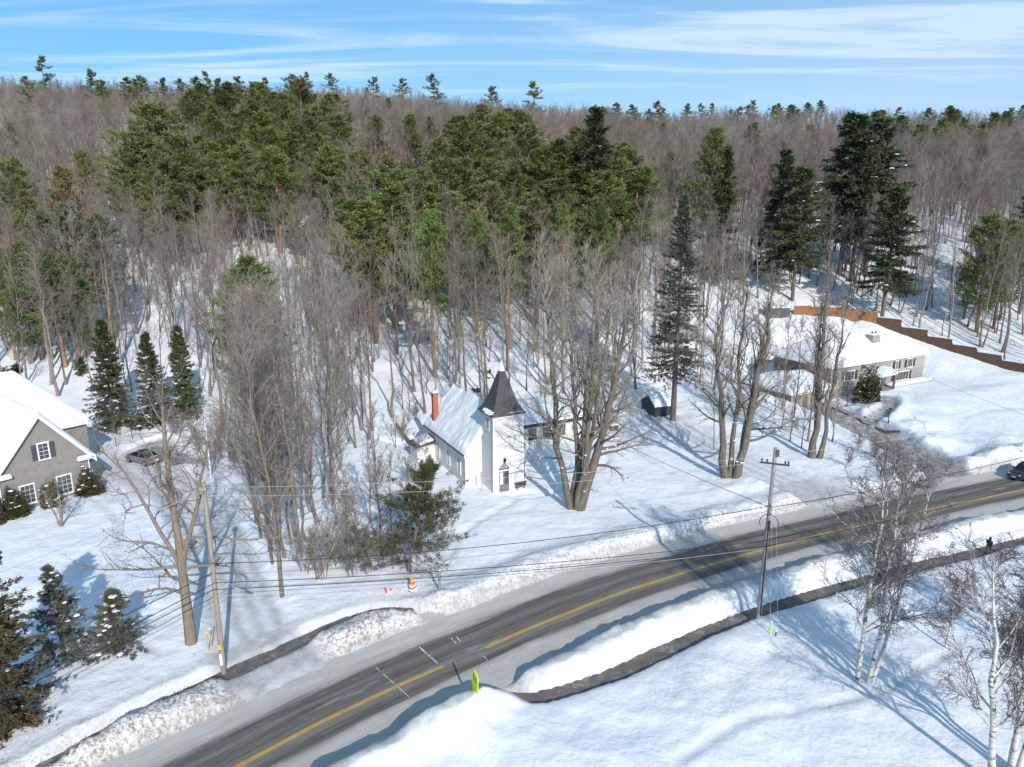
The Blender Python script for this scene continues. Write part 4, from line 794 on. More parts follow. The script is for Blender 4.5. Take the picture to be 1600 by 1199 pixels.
conifer(385, 402, 25, PNG[1:2], 'green pine in the wood below the hillside clearing', wide=1.3); conifer(365, 430, 22, PNG[3:4], 'shorter green pine left of the one below the clearing', wide=1.2)
conifer(408, 268, 20, PNG[4:5], 'narrow green pine above the snowy hillside clearing', wide=.9); conifer(455, 300, 17, PN[1:2], 'dark pine at the top of the snowy hillside clearing', wide=.9)
# straight orange-barked pines behind the church
for bx, by, ty, lab in ((680, 590, 330, 'tall orange-barked pine right behind the church chimney'), (797, 545, 320, 'orange-barked pine with a slim trunk behind the spire'), (877, 520, 320, 'orange-barked pine in the wood above the church annex'), (745, 520, 330, 'orange-barked pine between chimney and spire, up the slope'), (930, 540, 310, 'orange-barked pine above the right end of the annex')):
    conifer_base(bx, by, bx + 3, ty, PNG[4], lab, None, .95, 'pine_tree')

# --- single trees near the road
def own(name, label, TC, mats, base, rz=0.0, names=('trunk', 'crown', 'snow'), group=None, cat='tree'):
    o = thing(name, label, cat, (base[0], base[1], base[2] - .1), rz, group)
    for mes, m, n in zip(TC, mats, names):
        for me in (mes if isinstance(mes, list) else [mes]):
            if not me.v: continue
            c = me.build(n, m, o, smooth=(n == 'trunk'))
    return o
def limb_snow(T, n, r, zmax, seed):
    """snow lodged on the upper side of thick limbs"""
    S = MB(); rng = np.random.default_rng(seed); V = np.concatenate([v for t_ in (T if isinstance(T, list) else [T]) for v in t_.v]); V = V[(V[:, 2] < zmax) & (V[:, 2] > 1)]; j = rng.choice(len(V), min(n, len(V)), replace=False); snow_lumps(S, V[j] + np.array([0, 0, .05]), r, rng); return S
TC = bare_tree(1, 21, 0.40, split=True, flare=1.15, fork=.40, start=.46, limbs=13, limb=.34, ang=(.55, 1.1), up1=.04, n2=7, n3=6, n4=1, wig=.28, twr=.010, stems=[(0, 0, -.03, .02, 1, 1), (.0, .0, -.24, .03, .8, .62), (0, 0, .20, .04, .85, .7)], low=[(0, .20, 3.0, 7.0, -.015), (0, .25, 2.5, 7.5, -.02), (0, .31, 3.5, 7.0, -.01), (0, .29, 0.1, 5.5, -.03), (0, .40, .25, 8.5, .02), (0, .36, 2.9, 6.5, .0)])
own('shade_tree', 'big bare tree with pale tan trunk and long drooping limbs beside the left utility pole', TC, (M_TAN, M_TWIG), G(299, 1004))
TC = bare_tree(2, 27, 1.0, split=True, start=.22, limbs=20, limb=.29, ang=(.45, 1.05), n2=7, n3=6, n4=2, twr=.012, flare=1.15, wig=.16, stems=[(-.75, .1, -.13, .02, 1, .38), (-.5, .3, -.04, .09, .95, .34), (.1, -.1, .19, .0, .95, .54), (.1, .15, .08, .05, 1, .36), (-.15, -.1, .03, -.05, .92, .33), (.25, .1, .13, .07, .9, .30)],
               low=[(2, .27, -.1, 7.5, .05), (2, .20, -.4, 4.5, -.12), (0, .30, 3.1, 6.5, -.03), (0, .36, 2.6, 6.0, .02), (2, .24, .3, 6.0, -.08), (0, .22, 3.4, 4.5, -.05), (3, .35, .2, 7.5, .06)])
own('maple_tree', 'huge many-stemmed bare maple in front of the church annex', list(TC) + [limb_snow(TC[0], 26, .16, 8, 1)], (M_MAPLE, M_TWIG, M_SNOW), G(903, 795), names=('trunk', 'crown', 'lodged_snow'))
TC = bare_tree(3, 25, .75, split=True, start=.25, limbs=17, limb=.29, ang=(.45, 1.0), n2=7, n3=6, n4=2, twr=.013, flare=1.2, wig=.2, stems=[(-1.1, .3, -.06, .0, .95, .60), (-.7, .3, .0, .03, 1, .45), (.0, .0, .09, .0, .96, .66), (.15, .0, .16, .03, .85, .42)], low=[(2, .2, .0, 8.5, .02), (2, .26, -.2, 6, .03), (0, .3, 3.0, 5, .05), (3, .3, .2, 7, .05)])
own('maple_tree', 'two-trunked bare maple standing on the snow right of the church drive', list(TC) + [limb_snow(TC[0], 40, .2, 7, 2)], (M_MAPLE, M_TWIG, M_SNOW), G(1150, 746), names=('trunk', 'crown', 'lodged_snow'))
TC = bare_tree(4, 24, .55, split=True, start=.25, limbs=17, limb=.29, ang=(.4, .95), n2=7, n3=6, n4=2, twr=.013, wig=.17, stems=[(-.6, .1, .0, .02, 1, .75), (.3, .0, .07, .0, .9, .55), (-.4, .2, -.05, .04, .9, .5)], low=[(0, .22, 3.2, 6.5, .02), (1, .28, .1, 6, .02)])
own('maple_tree', 'bare maple beside the bungalow driveway, in front of the garage', TC, (M_MAPLE, M_TWIG), G(1276, 716))
# clump of slim hardwoods left of the church
CL = [parts_of(bare_tree(20 + k, 24, .165, flare=1.25, start=.16, limbs=26, limb=.28, ang=(.35, .95), n2=6, n3=6, twr=.011, wig=.14, lean=((-.05, .0), (.03, .02), (.0, .0), (.06, 0))[k]), (M_BARK, M_TWIG)) for k in range(4)]
for i, (bx, by, sc, lab) in enumerate(((441, 932, 1.0, 'leaning bare hardwood at the very front of the clump by the side drive'), (420, 862, 1.05, 0), (432, 850, .95, 0), (446, 872, 1.0, 0), (470, 862, 1.0, 0), (463, 838, 1.0, 0), (505, 778, .95, 0), (516, 768, 1.0, 'straight bare hardwood at the right edge of the clump by the side drive'), (402, 815, 1.05, 0), (486, 800, 1.0, 0), (412, 770, .95, 0), (448, 760, 1.0, 0), (385, 742, .9, 0), (530, 735, .95, 0), (396, 700, .9, 0), (470, 735, .95, 0), (556, 700, .85, 0), (360, 720, .8, 0), (426, 880, .8, 0), (455, 850, .75, 0), (438, 825, .85, 0), (478, 845, .7, 0), (495, 820, .8, 0), (408, 840, .75, 0), (520, 790, .75, 0), (462, 790, .8, 0), (430, 800, .8, 0))):
    t = CL[i % 4]; b = G(bx, by)
    inst('hardwood_tree', lab or 'slim bare hardwood in the dense clump between the side drive and the church', 'tree', t, (b[0], b[1], b[2] - .1), PYR.uniform(0, 6.28) if i else 0.0, (sc, sc), None if lab else 'slim hardwoods of the clump')
# slim saplings in front of the church wood
SL = [parts_of(bare_tree(40 + k, 12, .10, start=.15, limbs=26, limb=.22, ang=(.4, .9), n2=6, n3=5, twr=.009, wig=.13), (M_BARK, M_TWIG), ('trunk', 'crown', 'snow')) for k in range(3)]
for bx, by, sc, lab in ((597, 868, 1.25, 'slender bare young tree left of the roadside pine, tallest of the saplings there'), (560, 880, .6, 0), (580, 815, .8, 0), (540, 850, .7, 0), (618, 700, .7, 0), (568, 655, .8, 0), (640, 660, .6, 0), (525, 820, .8, 0), (612, 830, .7, 0)):
    b = G(bx, by); inst('sapling', lab or 'thin bare sapling in the snowy thicket left of the church', 'tree', SL[PYR.randrange(3)], (b[0], b[1], b[2] - .05), PYR.uniform(0, 6.28), (sc, sc), None if lab else 'saplings of the thicket')
for bx, by, sc in ((1235, 690, .75), (1252, 700, .7), (1222, 668, .8), (1112, 600, .9), (1090, 590, .8), (1180, 640, .8), (1210, 650, .7), (1240, 660, 1.3), (1262, 690, 1.4), (1222, 640, 1.3), (1300, 690, 1.0), (1190, 610, 1.3)):
    b = G(bx, by); inst('sapling', 'thin bare sapling on the bank between the church drive and the bungalow', 'tree', SL[PYR.randrange(3)], (b[0], b[1], b[2] - .05), PYR.uniform(0, 6.28), (sc, sc), 'saplings by the bungalow')
for k, (bx, by, lx_, ly_, lab) in enumerate(((492, 905, .45, .1, 'bare tree bent over to the right low in the thicket'), (585, 890, -.5, .1, 'bare tree bent over to the left low in the thicket'))):
    own('bent_tree', lab, bare_tree(75 + k, 8, .12, split=True, start=.25, limbs=15, limb=.3, ang=(.5, 1.1), n2=6, n3=5, twr=.009, wig=.25, stems=[(0, 0, lx_, ly_, 1, 1)]), (M_BARK, M_TWIG), G(bx, by))
# undergrowth of young trees on the slope behind the church
n_ = 0
while n_ < 46:
    x = PYR.uniform(-34, 62); y = PYR.uniform(101, 158)
    if blocked(x, y) or (x > 44 and y < 150): continue
    inst('sapling', 'thin young bare tree growing among the taller trunks behind the church', 'tree', SL[PYR.randrange(3)], (x, y, hz(x, y) - .05), PYR.uniform(0, 6.28), (PYR.uniform(.6, 1.0),) * 2, 'young trees behind the church'); n_ += 1
# bushes without leaves
SH = [parts_of(bare_tree(60 + k, 3.6, .018, flare=1.1, start=.1, limbs=12, limb=.4, ang=(.4, .9), n2=5, n3=4, twr=.007, wig=.25, top_r=.4, stems=[(PYR.uniform(-.3, .3), PYR.uniform(-.3, .3), PYR.uniform(-.4, .4), PYR.uniform(-.4, .4), PYR.uniform(.7, 1), 1) for _ in range(6)]), (M_BARK, M_TWIG), ('stem', 'crown', 'snow')) for k in range(3)]
for bx, by, sc in ((480, 895, 1.4), (505, 905, 1.5), (525, 885, 1.4), (548, 900, 1.3), (575, 895, 1.2), (600, 885, 1.2), (620, 880, 1.1), (655, 870, 1.1), (690, 860, 1.1), (560, 860, 1.2), (700, 800, .9), (640, 760, 1.2), (660, 720, 1.1), (630, 690, 1.2), (650, 655, 1.0), (590, 760, 1.2), (545, 800, 1.3)):
    b = G(bx, by); inst('bare_shrub', 'leafless shrub in the thicket beside the roadside pine', 'shrub', SH[PYR.randrange(3)], (b[0], b[1], b[2] - .05), PYR.uniform(0, 6.28), (sc, sc), 'leafless shrubs of the thicket')
for bx, by, sc in ((330, 735, 1.4), (345, 715, 1.4), (310, 705, 1.3), (365, 730, 1.2), (270, 680, 1.2), (345, 690, 1.3)):
    b = G(bx, by); inst('bare_shrub', 'leafless shrub at the edge of the wood behind the parked car', 'shrub', SH[PYR.randrange(3)], (b[0], b[1], b[2] - .05), PYR.uniform(0, 6.28), (sc, sc), 'leafless shrubs behind the car')
for bx, by, sc in ((1340, 705, .9), (1365, 715, 1.1), (1325, 730, .8), (1385, 722, .8)):
    b = G(bx, by); inst('bare_shrub', 'leafless shrub beside the foot of the bungalow driveway', 'shrub', SH[PYR.randrange(3)], (b[0], b[1], b[2] - .05), PYR.uniform(0, 6.28), (sc, sc), 'leafless shrubs by the driveway')
b = G(95, 822); TC = bare_tree(71, 5.2, .16, split=True, start=.2, limbs=14, limb=.55, ang=(.6, 1.2), n2=6, n3=5, twr=.009, wig=.25, stems=[(0, 0, .08, 0, 1, 1), (0, 0, -.3, .05, .8, .6)])
own('garden_tree', 'small crooked bare tree in front of the grey house gable', list(TC) + [limb_snow(TC[0], 20, .1, 4, 5)], (M_BARK, M_TWIG, M_SNOW), b, names=('trunk', 'crown', 'lodged_snow'))
b = at_Z(714, 768, 0.6); b = np.array([b[0] + 2.9, b[1] + .6, hz(b[0] + 2.9, b[1] + .6)]); TC = bare_tree(73, 2.3, .03, start=.4, limbs=9, limb=.3, n2=4, n3=3, twr=.006)
own('sapling', 'tiny bare ornamental tree close to the church front wall', TC, (M_BARK, M_TWIG), b)
# roadside pine
TC = pine_tree(5, 10.2, .16, start=.12, whorl=.5, per=6, reach=5.6, blade=(.32, .042), tufts=16, nb=15, irregular=.65, lean=(.20, 0), snow=0, flat=.4, shape='cone')
own('pine_tree', 'dark green roadside pine with branches reaching right, behind the striped barrel', TC, (M_PBARK, M_PINED, M_SNOW), G(639, 893))
# arborvitae, garden spruces
TC = spruce_tree(6, 14.0, .3, start=.02, whorl=.35, per=9, reach=3.0, blade=(.22, .055), tufts=16, nb=15, droop=-.02, power=.55, irregular=.4, hang=.15, snow=30, lumps=.14)
own('cedar_tree', 'large rusty brown cedar cut off by the left edge of the view', TC, (M_PBARK, M_CEDAR, M_SNOW), at_Z(2, 1132, .4))
TC = spruce_tree(7, 8.0, .15, start=.10, whorl=.42, per=6, reach=2.2, blade=(.20, .034), tufts=14, nb=15, droop=-.05, snow=34, lumps=.16, irregular=.3)
own('spruce_tree', 'thin young spruce with a visible trunk, left of the bushier young one', TC, (M_PBARK, M_SPRG, M_SNOW), G(102, 1034))
TC = spruce_tree(8, 5.2, .13, start=.06, whorl=.32, per=7, reach=2.2, blade=(.19, .034), tufts=14, nb=16, droop=-.06, snow=44, lumps=.17, irregular=.25)
own('spruce_tree', 'bushy young spruce with snow on its boughs, left of the tan tree', TC, (M_PBARK, M_SPRG, M_SNOW), G(190, 1016))
for k, (bx, by, tx, ty, rc, sn, lab) in enumerate(((180, 670, 180, 498, 3.3, 60, 'dense green spruce, leftmost of the three beside the parked car'), (243, 662, 238, 518, 3.0, 130, 'snow-dusted spruce, middle of the three beside the parked car'), (292, 648, 296, 508, 2.4, 50, 'slim dark spruce, rightmost of the three beside the parked car'))):
    b = G(bx, by); h = at_Y(tx, ty, b[1])[2] - b[2]
    own('spruce_tree', lab, spruce_tree(80 + k, h, .2, start=.03, whorl=.42, per=8, reach=rc * (1, 1.1, .95)[k], power=(.75, .95, .7)[k], irregular=(.4, .35, .5)[k], blade=(.34, .065), tufts=12, nb=11, droop=(-.14, -.2, -.1)[k], snow=sn, lumps=.24), (M_PBARK, M_SPR, M_SNOW), b)
b = G(128, 585); own('spruce_tree', 'tiny spruce at the foot of the pines behind the grey house', spruce_tree(90, 3.2, .06, start=.03, whorl=.3, per=7, reach=1.2, blade=(.25, .07), tufts=8, nb=7, snow=10, lumps=.15), (M_PBARK, M_SPR, M_SNOW), b)
b = G(1051, 657); h = at_Y(1068, 305, b[1])[2] - b[2]
own('spruce_tree', 'very tall grey-green spruce with a bare lower trunk behind the small shed', spruce_tree(91, h, .46, start=.22, whorl=.55, per=7, reach=4.6, blade=(.42, .10), tufts=9, nb=8, droop=-.08, power=.7, hang=.4, irregular=.3), (M_PBARK, M_SPRG, M_SNOW), b)
# pale dead trunk
b = at_Y(168, 500, 120); zb = hz(b[0], 120); ht = at_Y(160, 338, 120)[2] - zb
TC = bare_tree(95, ht, .26, split=True, start=.45, limbs=12, limb=.22, ang=(.9, 1.4), n2=4, n3=3, up1=.0, twr=.011, stems=[(0, 0, .0, 0, 1, 1), (.25, .0, .0, .0, .82, .8)])
own('dead_pine', 'pale dead double trunk with bare side branches above the three spruces', TC, (M_TAN, M_TWIG), (b[0], 120, zb))
# birches at the lower right
def birch(seed, H, base, stems, label, r0=.17, limbs=20, low=None):
    TC = bare_tree(seed, H, r0, split=True, stems=stems, start=.20, limbs=limbs + 6, limb=.34, ang=(.45, 1.0), up1=.05, n2=9, n3=8, up2=-.01, up3=-.06, twr=.0100, wig=.13, n4=3, flare=1.25, low=low)
    own('birch_tree', label, TC, (M_BIRCH, M_BTWIG), base)
birch(31, 16.5, G(1350, 1066), [(-.45, .0, .005, .04, 1, 1), (.25, .0, .11, .07, 1, .9), (.45, .1, .20, .07, .9, .85)], 'three-stemmed white birch, two stems leaning, on the open snow at the lower right')
birch(32, 14.5, at_Z(1550, 1222, .5), [(0, 0, -.12, .03, 1, 1)], 'single white birch leaning left at the lower right corner', r0=.2, limbs=13)
birch(33, 14, at_Z(1578, 1210, .5), [(0, 0, .0, .05, 1, 1), (.5, .1, .08, .02, .95, .9), (.2, .3, .03, .12, .9, .8)], 'white birch clump cut off by the right edge, right of the left-leaning one', r0=.17, limbs=14)
birch(34, 13.5, at_Z(1690, 1075, .5), [(0, 0, -.04, .06, 1, 1), (.4, .2, .06, .1, .9, .8)], 'slim white birch at the right edge, behind the birch clump', r0=.14)
birch(35, 8, at_Z(1478, 1010, .5), [(0, 0, .03, .06, .72, .8)], 'small thin birch between the three-stemmed birch and the right edge', r0=.12, limbs=16)

# ---------------------------------------------------------------- buildings
def roof_snow(name, parent, x0, x1, y0, y1, zf, thick, amp, seed, edge=0.5, mat_=None, step=0.22, drip=0.0):
    nx = int((x1 - x0) / step) + 2; ny = int((y1 - y0) / step) + 2
    X, Y = np.meshgrid(np.linspace(x0, x1, nx), np.linspace(y0, y1, ny), indexing='ij')
    d = np.minimum(np.minimum(X - x0, x1 - X), np.minimum(Y - y0, y1 - Y)); q = np.clip(d / edge, 0, 1); prof = np.sqrt(np.maximum(1 - (1 - q) ** 2, 0))
    n = fbm(X + seed * 7.7, Y + seed * 3.1, 2.6, 4); t = prof * np.maximum(thick + amp * n + amp * 0.5 * fbm(X * 1.0 + seed, Y, 0.7, 2), 0.03)
    if drip: t = t * (1 + drip * (fbm(X + seed, Y + 9, 0.55, 2) > 0.25) * (d < 0.6))
    b = MB(); b.grid(np.stack([X, Y, zf(X, Y) + 0.015 + t], -1)); return b.build(name, mat_ or M_SNOW, parent, smooth=True)
def window(parent, x, y, z, w, h, rz=0.0, shutters=0.0, cols=2, rows=3, frame=0.09, snow_sill=False, name='window', trim=None, shut=None):
    """frame facing -y; z is the sill"""
    trim = trim or M_TRIM; b = MB(); f = frame
    b.bx(-w/2 - f, -w/2, -.07, .02, 0, h); b.bx(w/2, w/2 + f, -.07, .02, 0, h); b.bx(-w/2 - f - .03, w/2 + f + .03, -.09, .02, h, h + f * 1.3); b.bx(-w/2 - f - .05, w/2 + f + .05, -.13, .02, -f, 0)
    for i in range(1, cols): xx = -w/2 + w * i / cols; b.bx(xx - .013, xx + .013, -.035, .0, 0, h)
    for j in range(1, rows): zz = h * j / rows; b.bx(-w/2, w/2, -.04, .0, zz - (.025 if j * 2 == rows else .013), zz + (.025 if j * 2 == rows else .013))
    o = b.build(name, trim, parent, loc=(x, y, z), rz=rz)
    g = MB(); g.bx(-w/2, w/2, -.02, .015, 0, h); g.build('pane', M_GLASS, o)
    if shutters:
        for s in (-1, 1):
            q = MB(); xa = s * (w/2 + f + .05); xb = s * (w/2 + f + .05 + shutters); q.bx(xa, xb, -.06, .01, -.02, h + .02)
            for k in range(int(h / .14)): q.bx(xa + s * .05, xb - s * .05, -.075, -.06, .06 + k * .14, .14 + k * .14)
            so = q.build('shutter', shut or M_CHAR, parent, loc=(x, y, z), rz=rz)
    if snow_sill:
        q = MB(); q.box((0, -.11, .03), (w + .15, .12, .1)); q.build('sill_snow', M_SNOW, o)
    return o
def arch_window(parent, x, y, z, w, h, rz):
    def arch(w, h, n=7):
        pts = [(-w/2, 0), (w/2, 0)]; hs = h - w * 0.95
        for k in range(n + 1): a = k / n; pts.append((w/2 * (1 - a ** 1.5), hs + (h - hs) * a ** 0.8))
        for k in range(n - 1, -1, -1): a = k / n; pts.append((-w/2 * (1 - a ** 1.5), hs + (h - hs) * a ** 0.8))
        return pts
    o_, i_ = arch(w + .3, h + .26), arch(w, h); b = MB(); n = len(o_); i_ = [(a, c + .1) for a, c in i_]
    V = [(a, -.08, c) for a, c in o_] + [(a, -.08, c) for a, c in i_] + [(a, .02, c) for a, c in o_] + [(a, -.02, c) for a, c in i_]
    F = []
    for k in range(n):
        l = (k + 1) % n; F += [[k, l, n + l, n + k], [2*n + l, 2*n + k, k, l], [n + k, n + l, 3*n + l, 3*n + k]]
    b.add(V, F); b.bx(-.02, .02, -.05, -.02, .1, h * .95); b.bx(-w/2, w/2, -.05, -.02, h * .5, h * .5 + .05)
    o = b.build('window', M_TRIM, parent, loc=(x, y, z), rz=rz)
    g = MB(); g.prism([(a, -.02, c) for a, c in i_], [(a, .01, c) for a, c in i_]); g.build('pane', M_GLASS, o); return o
def gable_roof(L0, L1, W, ze, zr, ov, th, along='y'):
    """chevron slab over width 0..W (x), running along y"""
    sl = (zr - ze) / (W / 2); b = MB(); pr = [(-ov, ze - ov * sl), (W/2, zr), (W + ov, ze - ov * sl), (W + ov, ze - ov * sl - th), (W/2, zr - th * 1.2), (-ov, ze - ov * sl - th)]
    P = [(x, L0, z) for x, z in pr]; Q = [(x, L1, z) for x, z in pr]; n = 6
    b.add(P + Q, [[i, (i + 1) % n, n + (i + 1) % n, n + i] for i in range(n)])
    for R, o in ((P, 1), (Q, -1)):
        for q in ((0, 1, 4, 5), (1, 2, 3, 4)): b.poly([R[i] for i in (q if o < 0 else q[::-1])])
    return b
def sidewall(parent, name, m, prof, y0, y1):
    b = MB(); b.prism([(x, y0, z) for x, z in prof], [(x, y1, z) for x, z in prof]); return b.build(name, m, parent)

# --- the church
CA = math.radians(27.0)
ch = thing('church', 'small white clapboard church with square entrance tower, dark pointed spire and snow-covered roof', 'church', (-5.5, 79.8, 0), CA)
CW, CL_, CE, CR = 8.0, 13.3, 4.75, 9.25
wl = sidewall(ch, 'nave_wall', M_WHITE, [(0, -.2), (CW, -.2), (CW, CE), (CW/2, CR - .08), (0, CE)], 0, CL_)
rf = gable_roof(-.32, CL_ + .3, CW, CE, CR, .34, .16).build('roof', M_SHING, ch)
sl = (CR - CE) / (CW / 2); zg = lambda X, Y: CR - np.abs(X - CW/2) * sl
roof_snow('roof_snow', rf, -.30, CW + .30, -.28, CL_ + .26, zg, .38, .30, 1, .55, step=.16, drip=.5)
b = MB()
for xa, xb in ((-.36, CW/2), (CW + .36, CW/2)):
    z0, z1 = zg(np.array(xa), 0) - .16, CR - .16; b.prism([(xa, -.37, z0 - .16), (xb, -.37, z1 - .18), (xb, -.37, z1 + .17), (xa, -.37, z0 + .17)], [(xa, -.322, z0 - .16), (xb, -.322, z1 - .18), (xb, -.322, z1 + .17), (xa, -.322, z0 + .17)])
b.build('bargeboard', M_TRIM, rf)
b = MB(); b.tube([(-.40, -.3, CE - .42), (-.40, CL_ + .2, CE - .42)], .07, 6); b.build('gutter', M_CHAR, rf)
b = MB()
for x_, y_ in ((.0, .0), (CW, .0), (0, CL_), (CW, CL_)): b.box((x_, y_, 2.2), (.22, .22, 4.8))
b.build('corner_board', M_TRIM, ch); tag(ch.children[-1])
for y_ in (2.1, 5.5, 9.0): arch_window(ch, 0.0, y_, 1.25, .82, 2.2, math.radians(-90))
for y_ in (2.5, 5.8): arch_window(ch, CW, y_, 1.25, .82, 2.2, math.radians(90))
cm = MB(); cm.bx(.3, .98, 11.2, 11.9, 4.2, 9.1); cm.bx(.24, 1.04, 11.14, 11.96, 9.1, 9.26); c_ = cm.build('chimney', M_REDBR, rf)
b = MB(); b.tube([(.64, 11.55, 9.2), (.64, 11.55, 9.8)], .12, 8); b.build('chimney_pot', M_POLEG, c_)
roof_snow('chimney_snow', c_, .24, 1.04, 11.14, 11.96, lambda X, Y: X * 0 + 9.26, .28, .05, 3, .3, step=.1)
# entrance tower
TX0, TX1, TY0, TY1, TZ = 2.1, 5.9, -3.3, .15, 9.75
b = MB(); b.bx(TX0, TX1, TY0, TY1, -.2, TZ); tw = b.build('tower', M_WHITE, ch)
b = MB()
for x_, y_ in ((TX0, TY0), (TX1, TY0)): b.box((x_, y_, TZ/2), (.2, .2, TZ - .06))
b.box(((TX0 + TX1)/2, TY0 - .02, TZ - .2), (TX1 - TX0 - .22, .1, .3)); b.build('tower_trim', M_TRIM, tw)
cx, cy, hx, hy = (TX0 + TX1)/2, (TY0 + TY1)/2 - .0, (TX1 - TX0)/2, (TY1 - TY0)/2
b = MB(); lev = [(TZ - .12, 1.15), (TZ, 1.165), (TZ + .35, 1.0), (TZ + .95, .82), (TZ + 1.9, .63), (15.35, .035)]
rings = [[(cx - hx * k, cy - hy * k, z), (cx + hx * k, cy - hy * k, z), (cx + hx * k, cy + hy * k, z), (cx - hx * k, cy + hy * k, z)] for z, k in lev]
for a, c in zip(rings, rings[1:]): b.add(a + c, [[i, (i + 1) % 4, 4 + (i + 1) % 4, 4 + i] for i in range(4)])
b.poly(rings[0][::-1]); b.poly(rings[-1]); sp = b.build('spire', M_SHING, tw)
b = MB(); b.tube([(cx, cy, 14.55), (cx, cy, 14.9), (cx, cy, 15.4), (cx, cy, 15.75)], [.40, .33, .16, .05], 9); b.build('spire_snow', M_SNOW, sp, smooth=True)
b = MB(); b.tube([(cx, cy, 15.6), (cx, cy, 16.6)], .03, 5); b.build('finial', M_METAL, sp)
S = MB(); rr = np.random.default_rng(4); n = 46; P_ = np.stack([np.full(n, TX0 - .32), cy - hy * 1.1 + rr.random(n) * hy * 1.35, np.full(n, TZ + .08)], 1); P_[:, 0] += rr.uniform(0, .3, n); P_[:, 2] += (P_[:, 0] - TX0 + .38) * .9; snow_lumps(S, P_, .2, rr)
P_ = np.stack([TX0 + rr.uniform(1.9, 3.6, 16), np.full(16, TY0 - .22), np.full(16, TZ + .2)], 1); snow_lumps(S, P_, .09, rr); S.build('eave_snow', M_SNOW, sp)
for rz_, x_, y_ in ((-90, TX0, -1.75), (90, TX1, -1.75)):
    b = MB(); b.bx(-.48, -.4, -.06, .02, 0, 1.5); b.bx(.4, .48, -.06, .02, 0, 1.5); b.bx(-.48, .48, -.06, .02, 1.5, 1.6); b.bx(-.5, .5, -.08, .02, -.08, 0)
    for k in range(9): b.box((0, -.02, .09 + k * .165), (.8, .07, .03), rx=.6)
    o = b.build('louvre', M_TRIM, tw, loc=(x_, y_, 7.7), rz=math.radians(rz_)); g = MB(); g.bx(-.4, .4, -.005, .012, 0, 1.5); g.build('backing', M_CHAR, o)
# double door with lattice gable over it
DX = 3.42
b = MB(); b.bx(DX - .80, DX - .66, TY0 - .10, TY0 + .02, .2, 2.9); b.bx(DX + .66, DX + .80, TY0 - .10, TY0 + .02, .2, 2.9); b.bx(DX - .84, DX + .84, TY0 - .12, TY0 + .02, 2.9, 3.06); fr = b.build('door_frame', M_TRIM, tw)
for s in (-1, 1):
    b = MB(); x0, x1 = (DX - .655, DX - .006) if s < 0 else (DX + .006, DX + .655); b.bx(x0, x1, TY0 - .05, TY0 + .01, .22, 2.89); dr = b.build('door', M_DOOR, tw)
    g = MB(); g.bx(x0 + .13, x1 - .13, TY0 - .062, TY0 - .05, 1.25, 2.75); g.build('pane', M_GLASS if s > 0 else M_REFL, dr)
    g = MB(); g.box((DX - s * -.08 + 0, TY0 - .08, 1.15), (.04, .05, .2)); g.build('handle', M_METAL, dr)
b = MB()
def bar(p, q, r=.05, m=b): m.tube([p, q], r, 5)
yy = TY0 - .09
bar((DX - .62, yy, 3.16), (DX, yy, 3.86)); bar((DX + .62, yy, 3.16), (DX, yy, 3.86)); bar((DX - .3, yy, 3.16), (DX + .22, yy, 3.62), .035); bar((DX + .3, yy, 3.16), (DX - .22, yy, 3.62), .035); bar((DX - .66, yy, 3.14), (DX + .66, yy, 3.14), .05)
b.build('door_lattice', M_DARK, tw)
b = MB(); b.tube([(DX + .05, yy - .05, 3.95), (DX + .05, yy - .12, 4.1), (DX + .05, yy - .12, 4.45), (DX + .05, yy - .12, 4.55)], [.06, .16, .13, .03], 8); b.build('lantern', M_BLACK, tw)
# low annex on the right with a dark fascia
AX0, AX1, AY0, AY1 = 8.0, 23.4, 8.0, 15.0
b = MB(); b.prism([(AX0, AY0, -.2), (AX0, AY1, -.2), (AX0, AY1, 4.9), (AX0, AY0, 3.9)], [(AX1, AY0, -.2), (AX1, AY1, -.2), (AX1, AY1, 4.9), (AX1, AY0, 3.9)]); an = b.build('annex', M_WHITE, ch)
zs = lambda X, Y: 4.28 + (Y - AY0) * .143
b = MB(); V = []
b.prism([(AX0, AY0 - .5, 3.76), (AX0, AY1 + .3, 4.92), (AX0, AY1 + .3, 5.34), (AX0, AY0 - .5, 4.2)], [(AX1 + .5, AY0 - .5, 3.76), (AX1 + .5, AY1 + .3, 4.92), (AX1 + .5, AY1 + .3, 5.34), (AX1 + .5, AY0 - .5, 4.2)]); ar = b.build('annex_roof', M_DARK, an)
roof_snow('roof_snow', ar, AX0 + .02, AX1 + .46, AY0 - .46, AY1 + .26, zs, .42, .14, 5, .5)
for px_ in (13.4, 15.7, 18.0, 22.1): window(an, px_, AY0, 1.9, 1.15, 1.45, cols=2, rows=2, frame=.05, trim=M_CHAR)
# rear porch on the left
b = MB(); b.bx(-2.5, 0, 10.2, 13.0, -.2, 2.5); po = b.build('rear_porch', M_WHITE, ch); b = MB(); b.prism([(-2.8, 9.95, 2.42), (-2.8, 13.2, 2.42), (-2.8, 13.2, 2.56), (-2.8, 9.95, 2.56)], [(-.01, 9.95, 3.1), (-.01, 13.2, 3.1), (-.01, 13.2, 3.24), (-.01, 9.95, 3.24)]); pr = b.build('porch_roof', M_SHING, po)
roof_snow('roof_snow', pr, -2.1, -.05, 10.1, 13.1, lambda X, Y: 2.56 + (X + 2.8) * .243, .3, .15, 8, .5)
for y_, s in ((1.2, .5), (4.3, .65)):
    b = MB(); b.box((-.42, y_, s * .5), (.5, .5, s)); b.tube([(-.42, y_, s), (-.42, y_, s + .25)], .18, 8); b.build('meter_box', M_METAL, ch)
